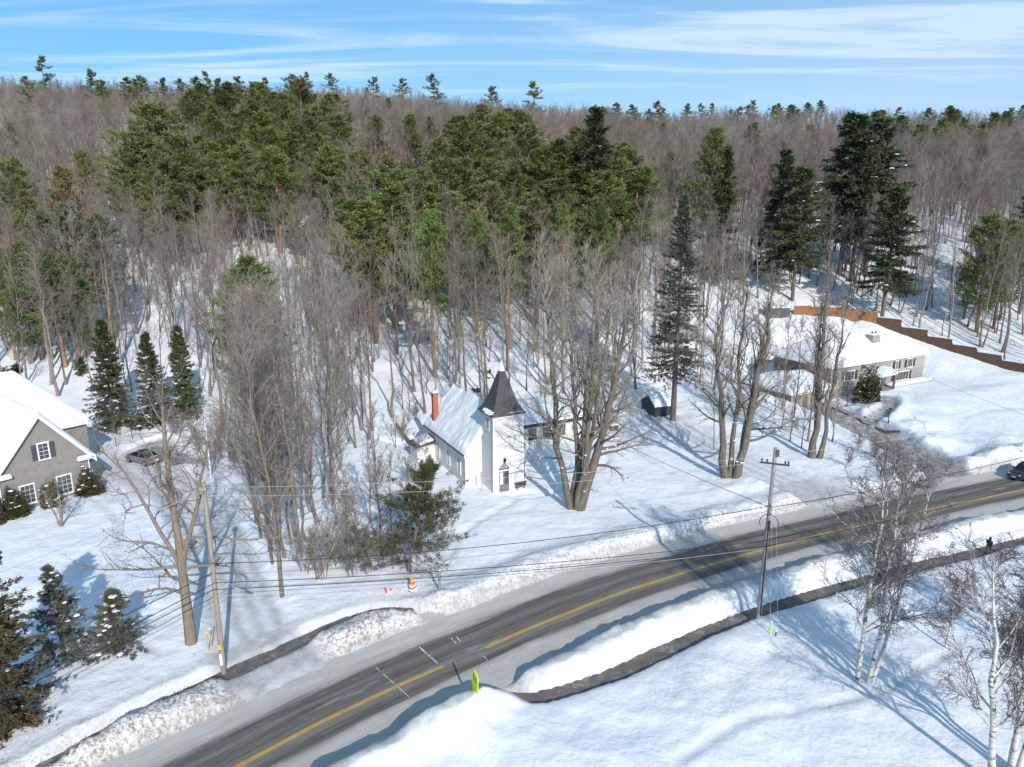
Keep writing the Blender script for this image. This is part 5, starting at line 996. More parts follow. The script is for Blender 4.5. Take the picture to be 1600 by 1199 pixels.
# thing next to it: wheelie bin, board fence, notice board, little boxes on posts
def bin_(loc, rz):
    o = thing('wheelie_bin', 'green wheelie bin beside the rear porch of the church', 'bin', loc, rz)
    b = MB(); b.prism([(-.24, -.28, .08), (.24, -.28, .08), (.24, .28, .08), (-.24, .28, .08)], [(-.3, -.35, 1.0), (.3, -.35, 1.0), (.3, .35, 1.0), (-.3, .35, 1.0)]); b.build('body', M_GREENBIN, o)
    b = MB(); b.box((0, 0, 1.04), (.66, .76, .07)); b.tube([(-.25, .4, 1.02), (.25, .4, 1.02)], .03, 6); b.build('lid', M_GREENBIN, o)
    for s in (-1, 1): b = MB(); b.tube([(s * .27, .25, .1), (s * .2, .25, .1)], .1, 10); b.build('wheel', M_TYRE, o)
p = G(648, 706); bin_((p[0], p[1], p[2] - .05), .4)
def board_fence(name, label, pts, h, m, post_m, snow=.1, step=False, group=None):
    o = thing(name, label, 'fence', (pts[0][0], pts[0][1], 0), 0, group); o0 = np.array([pts[0][0], pts[0][1]])
    for a, c in zip(pts, pts[1:]):
        a, c = np.array(a[:2], float), np.array(c[:2], float); L = np.linalg.norm(c - a); an_ = math.atan2(c[1] - a[1], c[0] - a[0]); za, zc = hz(*a), hz(*c); mid = (a + c)/2 - o0; zt = max(za, zc) + h if step else None
        b = MB()
        if step: b.box((0, 0, (min(za, zc) - .2 + zt)/2), (L - .12, .05, zt - min(za, zc) + .2))
        else:
            b.prism([(-L/2, -.025, za - .1), (L/2, -.025, zc - .1), (L/2, -.025, zc + h), (-L/2, -.025, za + h)], [(-L/2, .025, za - .1), (L/2, .025, zc - .1), (L/2, .025, zc + h), (-L/2, .025, za + h)])
        pn = b.build('panel', m, o, loc=(mid[0], mid[1], 0), rz=an_)
        b = MB(); b.box((-L/2, 0, za + h/2), (.13, .13, h + .5)); b.build('post', post_m, o, loc=(mid[0], mid[1], 0), rz=an_)
        if snow and step: b = MB(); b.tube([(-L/2 + .1, 0, zt + .02), (0, 0, zt + .05), (L/2 - .1, 0, zt + .02)], snow, 6); b.build('snow_cap', M_SNOW, o, loc=(mid[0], mid[1], 0), rz=an_, smooth=True)
    return o
board_fence('board_fence', 'low dark board fence running back from the church rear porch', [G(652, 712), G(640, 697), G(629, 682), G(619, 668)], .9, M_BROWNS, M_POLEG, 0)
p = G(806, 765)
nb = thing('notice_board', 'dark notice board on a post right of the church door', 'notice board', (p[0] + .6, p[1] + .1, p[2] - .42), CA)
b = MB(); b.box((0, 0, 1.0), (1.35, .10, .55)); b.build('board', M_DARK, nb); b = MB(); b.box((0, -.02, 1.31), (1.5, .25, .07)); b.build('cap', M_CHAR, nb)
for s in (-.45, .45): b = MB(); b.box((s, .02, .36), (.09, .08, .74)); b.build('post', M_CHAR, nb)
def tiny_box(px, py, s, label):
    p = G(px, py); o = thing('garden_box', label, 'box', (p[0], p[1], p[2] - .1), .5); b = MB(); b.box((0, 0, .35 * s), (.9 * s, .9 * s, .7 * s)); b.box((0, 0, .72 * s), (1.02 * s, 1.02 * s, .06)); b.build('box', M_WOODBOX, o); roof_snow('snow_cap', o, -.55 * s, .55 * s, -.55 * s, .55 * s, lambda X, Y: X * 0 + .75 * s, .25, .05, 2, .3, step=.12)
tiny_box(744, 612, 1.1, 'snow-capped wooden box beside the forked tree behind the church'); tiny_box(763, 582, .8, 'wooden box highest up the slope behind the spire'); tiny_box(764, 591, .5, 'smallest wooden box just below another, behind the spire')
tiny_box(957, 672, 1.3, 'big dark snow-capped box at the right end of the annex')

# --- small shed
p = at_Z(1022, 655, .9); sh = thing('shed', 'small dark green shed with a snow-covered gable roof', 'shed', (p[0], p[1], hz(p[0], p[1]) - .2), math.radians(18))
sidewall(sh, 'wall', M_GREENSH, [(0, 0), (3.0, 0), (3.0, 1.9), (0, 1.9)], 0, 4.2)
def shed_roof():
    pr = [(1.85, -.25), (3.35, 2.1), (1.85, 4.45)]
    b = MB(); b.prism([(-.12, y_, z) for z, y_ in pr] + [(-.12, 4.45, 1.7), (-.12, 2.1, 3.2), (-.12, -.25, 1.7)], [(3.2, y_, z) for z, y_ in pr] + [(3.2, 4.45, 1.7), (3.2, 2.1, 3.2), (3.2, -.25, 1.7)]); return b
b = MB(); b.prism([(0, 0, 1.85), (0, 4.2, 1.85), (0, 2.1, 3.15)], [(3.0, 0, 1.85), (3.0, 4.2, 1.85), (3.0, 2.1, 3.15)]); b.build('gable', M_GREENSH, sh)
sr = shed_roof().build('roof', M_SHING, sh); roof_snow('roof_snow', sr, -.1, 3.18, -.24, 4.44, lambda X, Y: 3.36 - np.abs(Y - 2.1) * .64, .32, .08, 4, .35, step=.15)
b = MB(); b.bx(.9, 2.1, -.03, .02, .1, 1.75); b.build('door', M_DARK, sh)

# --- grey brick house on the left
LA = math.atan2(.785, .62); lx, ly = -49.4 - 9.2 * .62, 78.4 - 9.2 * .785
lh = thing('brick_house', 'grey brick house with a tall front gable, white trim and thick snow on its roofs', 'house', (lx, ly, 0), LA)
GW, GE, GR_, GD = 9.2, 5.25, 11.0, 12.5
sidewall(lh, 'gable_wall', M_GREYBR, [(0, -.2), (GW, -.2), (GW, GE), (GW/2, GR_ - .12), (0, GE)], 0, GD)
rg = gable_roof(-.45, GD, GW, GE, GR_, .6, .2).build('gable_roof', M_TRIM, lh); sg = (GR_ - GE) / (GW/2)
roof_snow('roof_snow', rg, -.62, GW + .62, -.43, GD, lambda X, Y: GR_ - np.abs(X - GW/2) * sg, .42, .08, 11, .45)
b = MB()
for s, xe in ((1, -.62), (-1, GW + .62)):
    z0 = GR_ - abs(xe - GW/2) * sg; b.prism([(xe, -.5, z0 - .45), (GW/2, -.5, GR_ - .5), (GW/2, -.5, GR_ - .05), (xe, -.5, z0 - .02)], [(xe, -.452, z0 - .45), (GW/2, -.452, GR_ - .5), (GW/2, -.452, GR_ - .05), (xe, -.452, z0 - .02)])
b.build('bargeboard', M_TRIM, rg)
for xe, s in ((-.6, 1), (GW + .6, -1)):
    b = MB(); b.bx(xe, xe + s * 1.9, -.5, -.02, GE - .72, GE - .42); er = b.build('eave_return', M_TRIM, rg); roof_snow('snow_cap', er, min(xe, xe + s * 1.9), max(xe, xe + s * 1.9), -.52, -.02, lambda X, Y: X * 0 + GE - .42, .22, .04, 12, .2, step=.1)
    b = MB(); b.tube([(xe + s * .75, -.12, GE - .7), (xe + s * .72, -.10, GE - 1.2), (xe + s * .72, -.10, .2)], .075, 6); b.build('downspout', M_TRIM, lh)
window(lh, 4.75, 0, 5.7, .95, 1.75, shutters=.5, cols=2, rows=4, frame=.13)
window(lh, 2.6, 0, 1.05, 1.25, 2.1, cols=3, rows=4, frame=.12, snow_sill=True); window(lh, 6.3, 0, 1.05, 1.35, 2.1, cols=3, rows=4, frame=.12, snow_sill=True)
MX0, MX1, MY0, MY1, ME, MR = -14, 13.0, 10.0, 21.0, 6.2, 12.2
b = MB(); b.bx(MX0, MX1, MY0, MY1, -.2, ME); b.build('main_wall', M_GREYBR, lh)
ms = (MR - ME) / ((MY1 - MY0)/2); zm = lambda X, Y: ME + ms * np.minimum(np.minimum(Y - MY0, MY1 - Y) + .5, np.minimum(MX1 - X, X - MX0) + .5)
b = MB(); X, Y = np.meshgrid(np.array([MX0 - .5, MX0 + 5.5, MX1 - 5.5, MX1 + .5]), np.array([MY0 - .5, (MY0 + MY1)/2, MY1 + .5]), indexing='ij'); b.grid(np.stack([X, Y, zm(X, Y)], -1)); b.bx(MX0 - .5, MX1 + .5, MY0 - .5, MY1 + .5, ME - .28, ME - .02); rm = b.build('main_roof', M_TRIM, lh)
roof_snow('roof_snow', rm, MX0 - .5, MX1 + .5, MY0 - .5, MY1 + .5, zm, .42, .08, 14, .5, step=.3)
b = MB(); b.prism([(-4.6, 6.4, 4.6), (-1.8, 6.4, 4.6), (-1.8, 6.4, 6.6), (-3.2, 6.4, 7.6), (-4.6, 6.4, 6.6)], [(-4.6, 11, 4.6), (-1.8, 11, 4.6), (-1.8, 11, 6.6), (-3.2, 11, 7.6), (-4.6, 11, 6.6)]); dm = b.build('dormer', M_GREYBR, lh)
roof_snow('roof_snow', dm, -4.9, -1.5, 6.2, 11, lambda X, Y: 7.7 - np.abs(X + 3.2) * .72, .35, .06, 15, .35); window(dm, -3.2, 6.4, 5.1, .9, 1.3, cols=2, rows=2)
b = MB(); b.bx(-9, -.05, 2.5, 10, 3.1, 3.4); pz = b.build('porch_roof', M_TRIM, lh); roof_snow('roof_snow', pz, -9, -.05, 2.5, 10, lambda X, Y: 3.4 + (Y - 2.5) * .2, .4, .08, 16, .4); b = MB(); b.bx(-9, -.3, 4.5, 10, -.2, 3.1); b.build('porch_wall', M_GREYBR, lh)
def bush(name, label, loc, r, h, seed, m, snow=14, group=None, n=900, bl=(.2, .075)):
    rng = np.random.default_rng(seed); C = MB(); S = MB(); T = MB()
    u = unit(rng.normal(0, 1, (n, 3))); u[:, 2] = np.abs(u[:, 2]) * rng.choice([1, .5], n); q = rng.random(n) ** .4; lump = 1 + .22 * np.sin(u[:, 0] * 5 + seed) * np.cos(u[:, 1] * 4 + seed * 2)
    p = u * (q * lump)[:, None] * np.array([r, r, h]); k = np.repeat(np.arange(n), 5); blades(C, p[k] + rng.normal(0, .05, (n * 5, 3)), unit(u[k] + np.array([0, 0, .4])), bl[0], bl[1], rng, .6)
    a = rng.uniform(0, 6.28, 9); T.tubes(np.stack([np.zeros((9, 3)) + [0, 0, -.1], np.stack([np.cos(a) * r * .35, np.sin(a) * r * .35, np.full(9, h * .5)], 1), np.stack([np.cos(a) * r * .6, np.sin(a) * r * .6, np.full(9, h * .8)], 1)], 1), np.tile([.04, .025, .012], (9, 1)), 4)
    if snow: j = rng.choice(np.where((q > .8) & (u[:, 2] > .25))[0], snow); snow_lumps(S, p[j] + np.array([0, 0, .06]), .2, rng)
    o = thing(name, label, 'bush', loc, 0, group); T.build('stems', M_BARK, o); C.build('leaves', m, o)
    if S.v: S.build('snow', M_SNOW, o)
def LP(x, y): c, s = math.cos(LA), math.sin(LA); a, b_ = lx + x * c - y * s, ly + x * s + y * c; return (a, b_, hz(a, b_) - .1)
bush('house_bush', 'dark snow-flecked bush left of the lower left window of the grey house', LP(.9, -.9), 1.2, 3.2, 1, M_BUSH, 18, n=1500); bush('house_bush', 'dark snow-flecked bush between the two lower windows of the grey house', LP(4.5, -.9), 1.0, 2.9, 2, M_BUSH, 16, n=1300)
bush('house_bush', 'dark snow-flecked bush at the right corner of the grey house', LP(8.5, -.9), 1.35, 3.0, 3, M_BUSH, 24, n=1500); bush('house_bush', 'rusty brown bush cut off by the left edge, by the grey house', LP(-1.0, -1.2), 1.1, 2.6, 4, M_CEDAR, 8)
for px, py, r, h, lab in ((10, 592, .9, 2.0, 'dark upright shrub, left one of the pair behind the grey house roof'), (27, 588, .8, 1.6, 'dark round shrub, right one of the pair behind the grey house roof')):
    p = at_Z(px, py, 4.0); bush('garden_shrub', lab, (p[0], p[1], hz(p[0], p[1])), r, h, int(px), M_BUSH, 4)
# iron gate posts at the side of the house
p0, p1, p2 = G(155, 712), G(207, 686), G(214, 690)
gf = thing('garden_fence', 'thin dark wire fence between the grey house and the three spruces', 'fence', (p0[0], p0[1], p0[2]))
P_ = [p0 - p0, (p1 - p0) * .5, p1 - p0, G(260, 682) - p0, G(300, 680) - p0]
for q in P_: b = MB(); b.tube([q + [0, 0, -.2], q + [0, 0, 1.5]], .05, 5); b.build('post', M_DARK, gf)
b = MB()
for a, c in zip(P_, P_[1:]): b.tube([a + [0, 0, 1.35], c + [0, 0, 1.35]], .02, 4); b.tube([a + [0, 0, .7], c + [0, 0, .7]], .02, 4)
b.build('rails', M_DARK, gf)

# --- split-level bungalow on the right
RA = math.atan2(.477, .88); rx0, ry0 = 54.2, 117.5
rh = thing('bungalow', 'tan split-level bungalow with a low hip roof under thick snow and dark shutters', 'house', (rx0, ry0, 0), RA)
RW, RD, RE, RR = 26.0, 12.2, 6.5, 10.3
def wall_u(px, y=0.0):
    d = ray(px, 590); c, s = math.cos(RA), math.sin(RA); ox, oy = rx0 - y * s, ry0 + y * c      # point o + u*(c,s) on the ray's vertical plane
    return (oy * d[0] - ox * d[1]) / (c * d[1] - s * d[0])
b = MB(); b.bx(0, RW, 0, RD, -.5, RE); b.build('wall', M_TANBR, rh)
b = MB(); b.bx(-.04, .0, .02, RD, 2.6, RE - .02); b.build('side_cladding', M_BROWNS, rh)
b = MB(); b.bx(wall_u(1389) - .3, RW + .03, -.04, 0, 3.9, RE - .02); b.build('upper_cladding', M_TANSD, rh)
rs = (RR - RE) / (RD/2); zr = lambda X, Y: RE + rs * np.minimum(np.minimum(Y, RD - Y) + .55, np.minimum(X, RW - X) + .55)
b = MB(); X, Y = np.meshgrid(np.array([-.55, RD/2, RW - RD/2, RW + .55]), np.array([-.55, RD/2, RD + .55]), indexing='ij'); b.grid(np.stack([X, Y, zr(X, Y)], -1)); b.bx(-.55, RW + .55, -.55, RD + .55, RE - .2, RE - .01); rr_ = b.build('roof', M_TRIM, rh)
roof_snow('roof_snow', rr_, -.6, RW + .6, -.6, RD + .6, zr, .55, .10, 21, .7, step=.3)
uc = wall_u(1343, 5.0); b = MB(); b.box((uc, 3.2, 9.0), (2.1, 1.3, 2.8)); c_ = b.build('chimney', M_TANBR, rr_); roof_snow('snow_cap', c_, uc - 1.1, uc + 1.1, 2.5, 3.9, lambda X, Y: X * 0 + 10.4, .3, .05, 22, .35, step=.15)
for k in (-.5, .5): b = MB(); b.tube([(uc + k, 3.2, 10.4), (uc + k, 3.2, 11.0)], .16, 8); b.build('flue', M_DARK, c_)
ua, ub = wall_u(1313), wall_u(1340); um = (ua + ub)/2
window(rh, um, 0, 3.75, 2.4, 1.55, shutters=.75, cols=3, rows=1, frame=.12, shut=M_DARK)
for a, c, z in ((1391, 1405, 4.35), (1409, 1427, 4.35), (1391, 1424, 2.15)):
    u0, u1 = wall_u(a), wall_u(c); window(rh, (u0 + u1)/2, -.04 if z > 3 else 0, z, (u1 - u0) - 2.0 if z > 3 else (u1 - u0) - 2.2, 1.45, shutters=.62, cols=3 if z > 3 else 5, rows=1, frame=.1, shut=M_DARK)
u0, u1 = wall_u(1361), wall_u(1382)
b = MB(); b.prism([(u0, -2.3, 4.1), (u1, -2.3, 4.1), ((u0 + u1)/2, -2.3, 5.2)], [(u0, -.05, 4.1), (u1, -.05, 4.1), ((u0 + u1)/2, -.05, 5.2)]); pt = b.build('portico', M_TRIM, rh)
roof_snow('roof_snow', pt, u0 - .25, u1 + .25, -2.5, -.1, lambda X, Y: 5.2 - np.abs(X - (u0 + u1)/2) * (1.1 / ((u1 - u0)/2)), .42, .06, 23, .4, step=.2)
for x_ in (u0 + .25, u1 - .25): b = MB(); b.box((x_, -2.1, 2.7), (.3, .3, 2.8)); b.build('column', M_BROWNS, pt)
b = MB(); b.bx((u0 + u1)/2 - .55, (u0 + u1)/2 + .55, -.08, 0, 1.6, 3.8); b.build('door', M_DARK, rh)
b = MB(); b.bx(u0, u1, -2.4, -.1, .5, 1.55); b.bx(u0 + .3, u1 - .3, -2.9, -2.4, .5, 1.25); b.bx(u0 + .3, u1 - .3, -3.4, -2.9, .5, .95); b.build('steps', M_POLEG, rh)
b = MB(); b.bx(u1 + .1, RW + .3, -1.9, -.1, .8, 1.75); pl = b.build('planter_ledge', M_TANBR, rh); roof_snow('snow_cap', pl, u1 + .1, RW + .35, -2.0, -.1, lambda X, Y: X * 0 + 1.75, .4, .06, 24, .4)
# garage wing
gx0, gx1, gy0, gy1, ge, gr = -10.2, -.05, -.8, 11.0, 3.25, 4.3
b = MB(); b.bx(gx0, gx1, gy0, gy1, -.5, ge); gw = b.build('garage_wing', M_TANBR, rh); b = MB(); b.bx(gx0 - .05, gx0, gy0, gy1, -.3, ge - .02); b.build('cladding', M_BROWNS, gw)
zgar = lambda X, Y: ge + .24 * np.minimum(np.minimum(Y - gy0, gy1 - Y) + .4, (X - gx0) + .4)
b = MB(); b.bx(gx0 - .4, gx1, gy0 - .4, gy1 + .4, ge - .2, ge - .01); gr_ = b.build('garage_roof', M_TRIM, gw); roof_snow('roof_snow', gr_, gx0 - .45, gx1, gy0 - .45, gy1 + .45, zgar, .45, .1, 25, .6, step=.25)
b = MB(); b.bx(-4.2, -1.0, gy0 - .05, gy0, .35, 2.7); b.build('garage_door', mat('pale_garage_door', (.42, .46, .48), .5, .3, noise=.1), gw)
b = MB(); b.bx(-7.4, -6.2, gy0 - .05, gy0, .35, 2.5); b.build('side_door', M_BROWNS, gw)
p = G(1357, 628); bush('cedar_bush', 'large dark green cedar bush in front of the bungalow entrance', (p[0], p[1] + .6, hz(p[0], p[1]) - .3), 2.2, 6.0, 7, M_SPR, 18, n=1800, bl=(.34, .13))
# low kerb wall, lamp post and garden posts in front of the bungalow
kb = [G(1300, 638), G(1345, 660), G(1386, 679), G(1408, 672)]
b = MB()
for a, c in zip(kb, kb[1:]):
    d_ = c - a; L = np.linalg.norm(d_[:2]); b.box(((a + c)/2 + [0, 0, .12]), (L + .1, .16, .26), rz=math.atan2(d_[1], d_[0]))
tag(b.build('kerb_wall', M_DARK, None), 'low dark retaining kerb along the bungalow driveway', 'low wall')
def lamp(px, py, h, label):
    p = G(px, py); o = thing('lamp_post', label, 'lamp post', (p[0], p[1], p[2] - .1)); b = MB(); b.tube([(0, 0, 0), (0, 0, .25), (0, 0, .3), (0, 0, h - .45)], [.11, .1, .06, .05], 8); b.build('post', M_BLACK, o)
    b = MB(); b.tube([(0, 0, h - .45), (0, 0, h - .38), (0, 0, h - .1)], [.09, .13, .17], 6); b.build('lantern', M_CHAR, o); b = MB(); b.tube([(0, 0, h - .1), (0, 0, h + .1)], [.22, .03], 6); b.build('cap', M_BLACK, o)
lamp(1388, 660, 2.3, 'black lamp post standing in the snow of the bungalow front yard'); lamp(1323, 634, 1.9, 'short dark lamp post by the left front corner of the bungalow')
# fences behind the bungalow
fp_ = [(78.0, 150.5), (81.5, 147.2), (85.0, 143.4), (88.0, 139.7), (90.7, 136), (93.2, 132.3), (95.6, 128.5), (97.6, 124.8), (99.6, 121), (101.8, 117), (104, 113)]
board_fence('wood_fence', 'long brown wooden fence stepping down the snowy slope right of the bungalow', fp_, 1.5, M_FENCE, M_FENCE, .11, True)
fo = [(60.5, 151.5), (64.2, 152.0), (68, 152.4), (71.5, 152.3), (75, 151.6), (78.0, 150.5)]
board_fence('wood_fence', 'bright orange wooden fence across the back of the bungalow yard', fo, 1.9, M_FENCEO, M_FENCEO, 0, True)
p = (56.8, 150.2); gs = thing('garden_shed', 'small grey garden shed at the left end of the orange fence', 'shed', (p[0], p[1], hz(*p) - .2), .1)
b = MB(); b.bx(-2.3, 2.3, 0, 2.4, 0, 2.2); b.build('wall', M_BROWNS, gs); b = MB(); b.bx(-2.5, 2.5, -.2, 2.6, 2.2, 2.35); r_ = b.build('roof', M_SHING, gs); roof_snow('roof_snow', r_, -2.5, 2.5, -.2, 2.6, lambda X, Y: X * 0 + 2.35, .4, .05, 31, .4); b = MB(); b.bx(.3, 1.7, -.04, 0, .1, 2.0); b.build('door', M_CHAR, gs)

# --- houses up on the hill, mostly hidden by trees
def hill_house(px, py, hgt, L, Wd, rz, label, wallm, Yd):
    p = at_Y(px, py, Yd); g = hz(p[0], p[1]); e = hgt * .55
    o = thing('hillside_house', label, 'house', (p[0], p[1], g - .3), rz)
    sidewall(o, 'wall', wallm, [(-Wd/2, -2), (Wd/2, -2), (Wd/2, e), (0, hgt - .1), (-Wd/2, e)], -L/2, L/2)
    s_ = (hgt - e) / (Wd/2); r = MB(); pr = [(-Wd/2 - .6, e - .6 * s_), (0, hgt), (Wd/2 + .6, e - .6 * s_), (Wd/2 + .6, e - .6 * s_ - .25), (0, hgt - .3), (-Wd/2 - .6, e - .6 * s_ - .25)]
    P = [(x, -L/2 - .5, z) for x, z in pr]; Q = [(x, L/2 + .5, z) for x, z in pr]; r.add(P + Q, [[i, (i + 1) % 6, 6 + (i + 1) % 6, 6 + i] for i in range(6)])
    for R_ in (P, Q):
        for q in ((0, 1, 4, 5), (1, 2, 3, 4)): r.poly([R_[i] for i in q])
    ro = r.build('roof', M_SHING, o); roof_snow('roof_snow', ro, -Wd/2 - .6, Wd/2 + .6, -L/2 - .5, L/2 + .5, lambda X, Y: hgt - np.abs(X) * s_, .45, .2, int(px), .5, step=.4)
    b = MB(); b.box((Wd * .15, L * .2, hgt + .2), (.9, .9, 1.8)); b.build('chimney', M_REDBR, ro)
    for k in range(3): window(o, Wd/2, -L/2 + L * (k + .5)/3, 1.0, 1.4, 1.4, math.radians(90), cols=2, rows=2); window(o, -Wd/2, -L/2 + L * (k + .5)/3, 1.0, 1.4, 1.4, math.radians(-90), cols=2, rows=2)
    for k in (-.25, .25): window(o, Wd * k, -L/2, 1.0, 1.3, 1.4, 0, cols=2, rows=2)
hill_house(612, 330, 8.5, 20, 11, math.radians(75), 'dark hillside house under snow behind the bright green pines', M_BROWNS, 194)
hill_house(455, 365, 6.5, 14, 9, math.radians(60), 'hillside house with a broad snowy roof left of the green pines', M_GREYBR, 189)
hill_house(1262, 302, 8.5, 17, 11, math.radians(100), 'upper hillside house with a snowy roof behind the snow-flecked spruces', M_TANSD, 226)

# ---------------------------------------------------------------- poles, wires, signs, vehicles, person
P1 = G(350, 1053); P2 = G(1185, 966)
def pole(base, top_px, label, m, rad=.17, cross=False):
    tz = at_Y(*top_px, base[1]); h = tz[2] - base[2]; lean = (tz[0] - base[0])
    o = thing('utility_pole', label, 'utility pole', (base[0], base[1], base[2] - .3))
    b = MB(); b.tube([(0, 0, 0), (lean * .5, 0, h/2), (lean, 0, h + .3)], [rad * 1.15, rad, rad * .8], 12); b.build('pole', m, o, smooth=True)
    return o, h, lean
o1, h1, l1 = pole(P1, (318, 754), 'brown wooden utility pole at the corner of the side drive on the left', M_POLEW)
b = MB(); b.box((l1 * .97, 0, h1 - .1), (.5, .5, .25)); b.build('cap_bracket', M_POLEG, o1)
for k, zz_ in enumerate((h1 - .55, h1 * .62)):
    b = MB(); b.tube([(l1 * zz_/h1, -.14, zz_), (l1 * zz_/h1, -.3, zz_ + .1), (l1 * zz_/h1, -.3, zz_ + .28)], [.03, .03, .07], 6); b.build('insulator', M_POLEG, o1)
b = MB(); b.tube([(.17, -.05, .4), (.17 + l1 * .25, -.06, h1 * .35)], .04, 6); b.build('conduit', M_METAL, o1)
b = MB(); b.box((.0, -.2, 2.6), (.24, .03, .34)); b.build('tag_plate', M_AMBER, o1); b = MB(); b.box((.0, -.2, 1.6), (.2, .04, .9)); b.build('ground_guard', M_REFL, o1)
b = MB(); b.tube([(0, -.1, h1 * .53), (.35, -.35, h1 * .545), (1.1, -.8, h1 * .56), (1.9, -1.0, h1 * .53)], .035, 6); arm = b.build('lamp_arm', M_METAL, o1)
b = MB(); b.tube([(1.7, -.95, h1 * .535), (1.95, -1.02, h1 * .525), (2.4, -1.1, h1 * .515)], [.06, .14, .08], 8); b.build('street_lamp_head', M_METAL, arm)
o2, h2, l2 = pole(P2, (1212, 700), 'grey wooden utility pole between road and footpath on the right', M_POLEG)
b = MB(); b.box((l2 * .93, -.12, h2 * .935), (2.3, .1, .12), ry=.12); b.build('crossarm', M_DARK, o2)
for k in (-1.0, -.6, .8, 1.05): b = MB(); b.tube([(l2 * .93 + k, -.12, h2 * .935 - k * .12), (l2 * .93 + k, -.12, h2 * .935 - k * .12 + .3)], [.05, .07], 6); b.build('insulator', M_DARK, o2)
b = MB(); b.box((l2 + .12, -.1, h2 - .1), (.25, .25, .5)); b.build('top_bracket', M_CHAR, o2)
b = MB(); a_ = np.linspace(-.3, 3.4, 14); b.tube(np.stack([l2 * .58 + .75 * np.cos(a_ + .2), np.full(14, -.2), h2 * .60 + .75 * np.sin(a_)], 1), .03, 5); b.build('cable_loop', M_WIRE, o2)
for z_ in (.57, .60): b = MB(); b.tube([(l2 * z_, -.26, h2 * z_ - .15), (l2 * z_, -.26, h2 * z_ + .18)], .09, 6); b.build('splice_box', M_DARK, o2)
b = MB(); b.tube([(.05, -.2, 0.6), (l2 * .3, -.2, h2 * .3), (l2 * .6, -.17, h2 * .57)], .05, 6); b.build('riser_cable', M_WIRE, o2)
def wire(a, c, sag, r, m, label, cat='power line'):
    a, c = np.array(a, float), np.array(c, float); t = np.linspace(0, 1, 26)[:, None]; P = a + (c - a) * t; P[:, 2] -= 4 * sag * (t * (1 - t))[:, 0]
    b = MB(); b.tube(P, r, 5); return tag(b.build('power_line', m, None, smooth=True), label, cat)
W1 = lambda f: np.array([P1[0] + l1 * f, P1[1] - .18, P1[2] - .3 + h1 * f]); W2 = lambda f: np.array([P2[0] + l2 * f, P2[1] - .18, P2[2] - .3 + h2 * f])
P0 = np.array([-37.5, 15.5]); P3 = np.array([61.0, 69.0])
E0 = lambda z: np.array([P0[0], P0[1], z]); E3 = lambda z: np.array([P3[0], P3[1], z])
for a, c, s, r, m, lab in (
    (W1(1.0), W2(.985), .55, .013, M_WIREG, 'topmost pale wire strung between the two utility poles'), (W1(.96), W2(.93) + [-.9, 0, .3], .75, .012, M_WIREG, 'pale wire just under the topmost one between the two utility poles'),
    (W1(.62), W2(.70), .9, .028, M_WIRE, 'sagging dark cable between the poles, crossing in front of the snow bank'), (W1(.52), W2(.50), .5, .028, M_WIRE, 'dark cable between the poles above the lowest one'), (W1(.485), W2(.465), .45, .03, M_WIRE, 'lowest dark cable between the two utility poles'), (W1(.45), W2(.455), .5, .014, M_WIREG, 'thin pale line under the dark cables between the poles'),
    (W1(.57), E0(10.2), .3, .028, M_WIRE, 'upper dark cable running from the left pole to the lower left'), (W1(.515), E0(9.2), .4, .028, M_WIRE, 'middle dark cable running from the left pole to the lower left'), (W1(.485), E0(8.6), .4, .03, M_WIRE, 'lower dark cable running from the left pole to the lower left'), (W1(.45), E0(8.0), .4, .014, M_WIRE, 'thinnest cable running from the left pole to the lower left'),
    (W1(.98), E0(15.2), .4, .02, M_WIREG, 'pale top wire running from the left pole towards the brown cedar'),
    (W2(.69), E3(10.6), .6, .028, M_WIRE, 'upper dark cable from the right pole to the right edge'), (W2(.50), E3(8.6), .6, .028, M_WIRE, 'middle dark cable from the right pole to the right edge'), (W2(.465), E3(7.6), .6, .03, M_WIRE, 'lowest dark cable from the right pole to the right edge'), (W2(.985), E3(15.0), .7, .02, M_WIREG, 'pale top wire from the right pole to the right edge')):
    wire(a, c, s, r, m, lab)
ax = np.array([-5.5 + 20 * math.cos(CA) - 7.6 * math.sin(CA), 79.8 + 20 * math.sin(CA) + 7.6 * math.cos(CA), 4.2])
wire(W2(.69), ax, .5, .024, M_WIRE, 'dark service wire from the right pole to the church annex', 'service wire')
hx_ = np.array([rx0 + 17 * math.cos(RA), ry0 + 17 * math.sin(RA), 5.6]); wire(E3(9.5), hx_, .5, .022, M_WIREG, 'pale service wire crossing the bungalow front yard', 'service wire')
for px, py, lab in ((1203, 1003, 'left one'), (1216, 1000, 'right one')):
    g = G(px, py); b = MB(); b.tube([g - [0, 0, .2], W2(.72 if px < 1210 else .9) + [0.05, -.1, 0]], .014, 4); tag(b.build('guy_wire', M_WIREG), 'steel guy wire anchoring the right utility pole, ' + lab, 'guy wire')
def stake(px, py, h, m, label, r=.045):
    g = G(px, py); o = thing('marker_stake', label, 'stake', (g[0], g[1], g[2] - .2)); b = MB(); b.tube([(0, 0, 0), (0, 0, h)], r, 6); b.build('stake', m, o); b = MB(); b.tube([(0, 0, h), (0, 0, h + .12)], r * 1.15, 6); b.build('tip', M_REFL, o)
stake(326, 1018, 1.75, M_YELLOW, 'yellow marker stake, left of the pair beside the tan tree'); stake(331, 1012, 1.75, M_YELLOW, 'yellow marker stake, right of the pair beside the tan tree'); stake(1204, 992, 1.3, M_FLUO, 'yellow sleeve on the guy wire anchor of the right pole'); stake(1212, 994, .6, M_BLACK, 'short black stake beside the guy wire anchor')
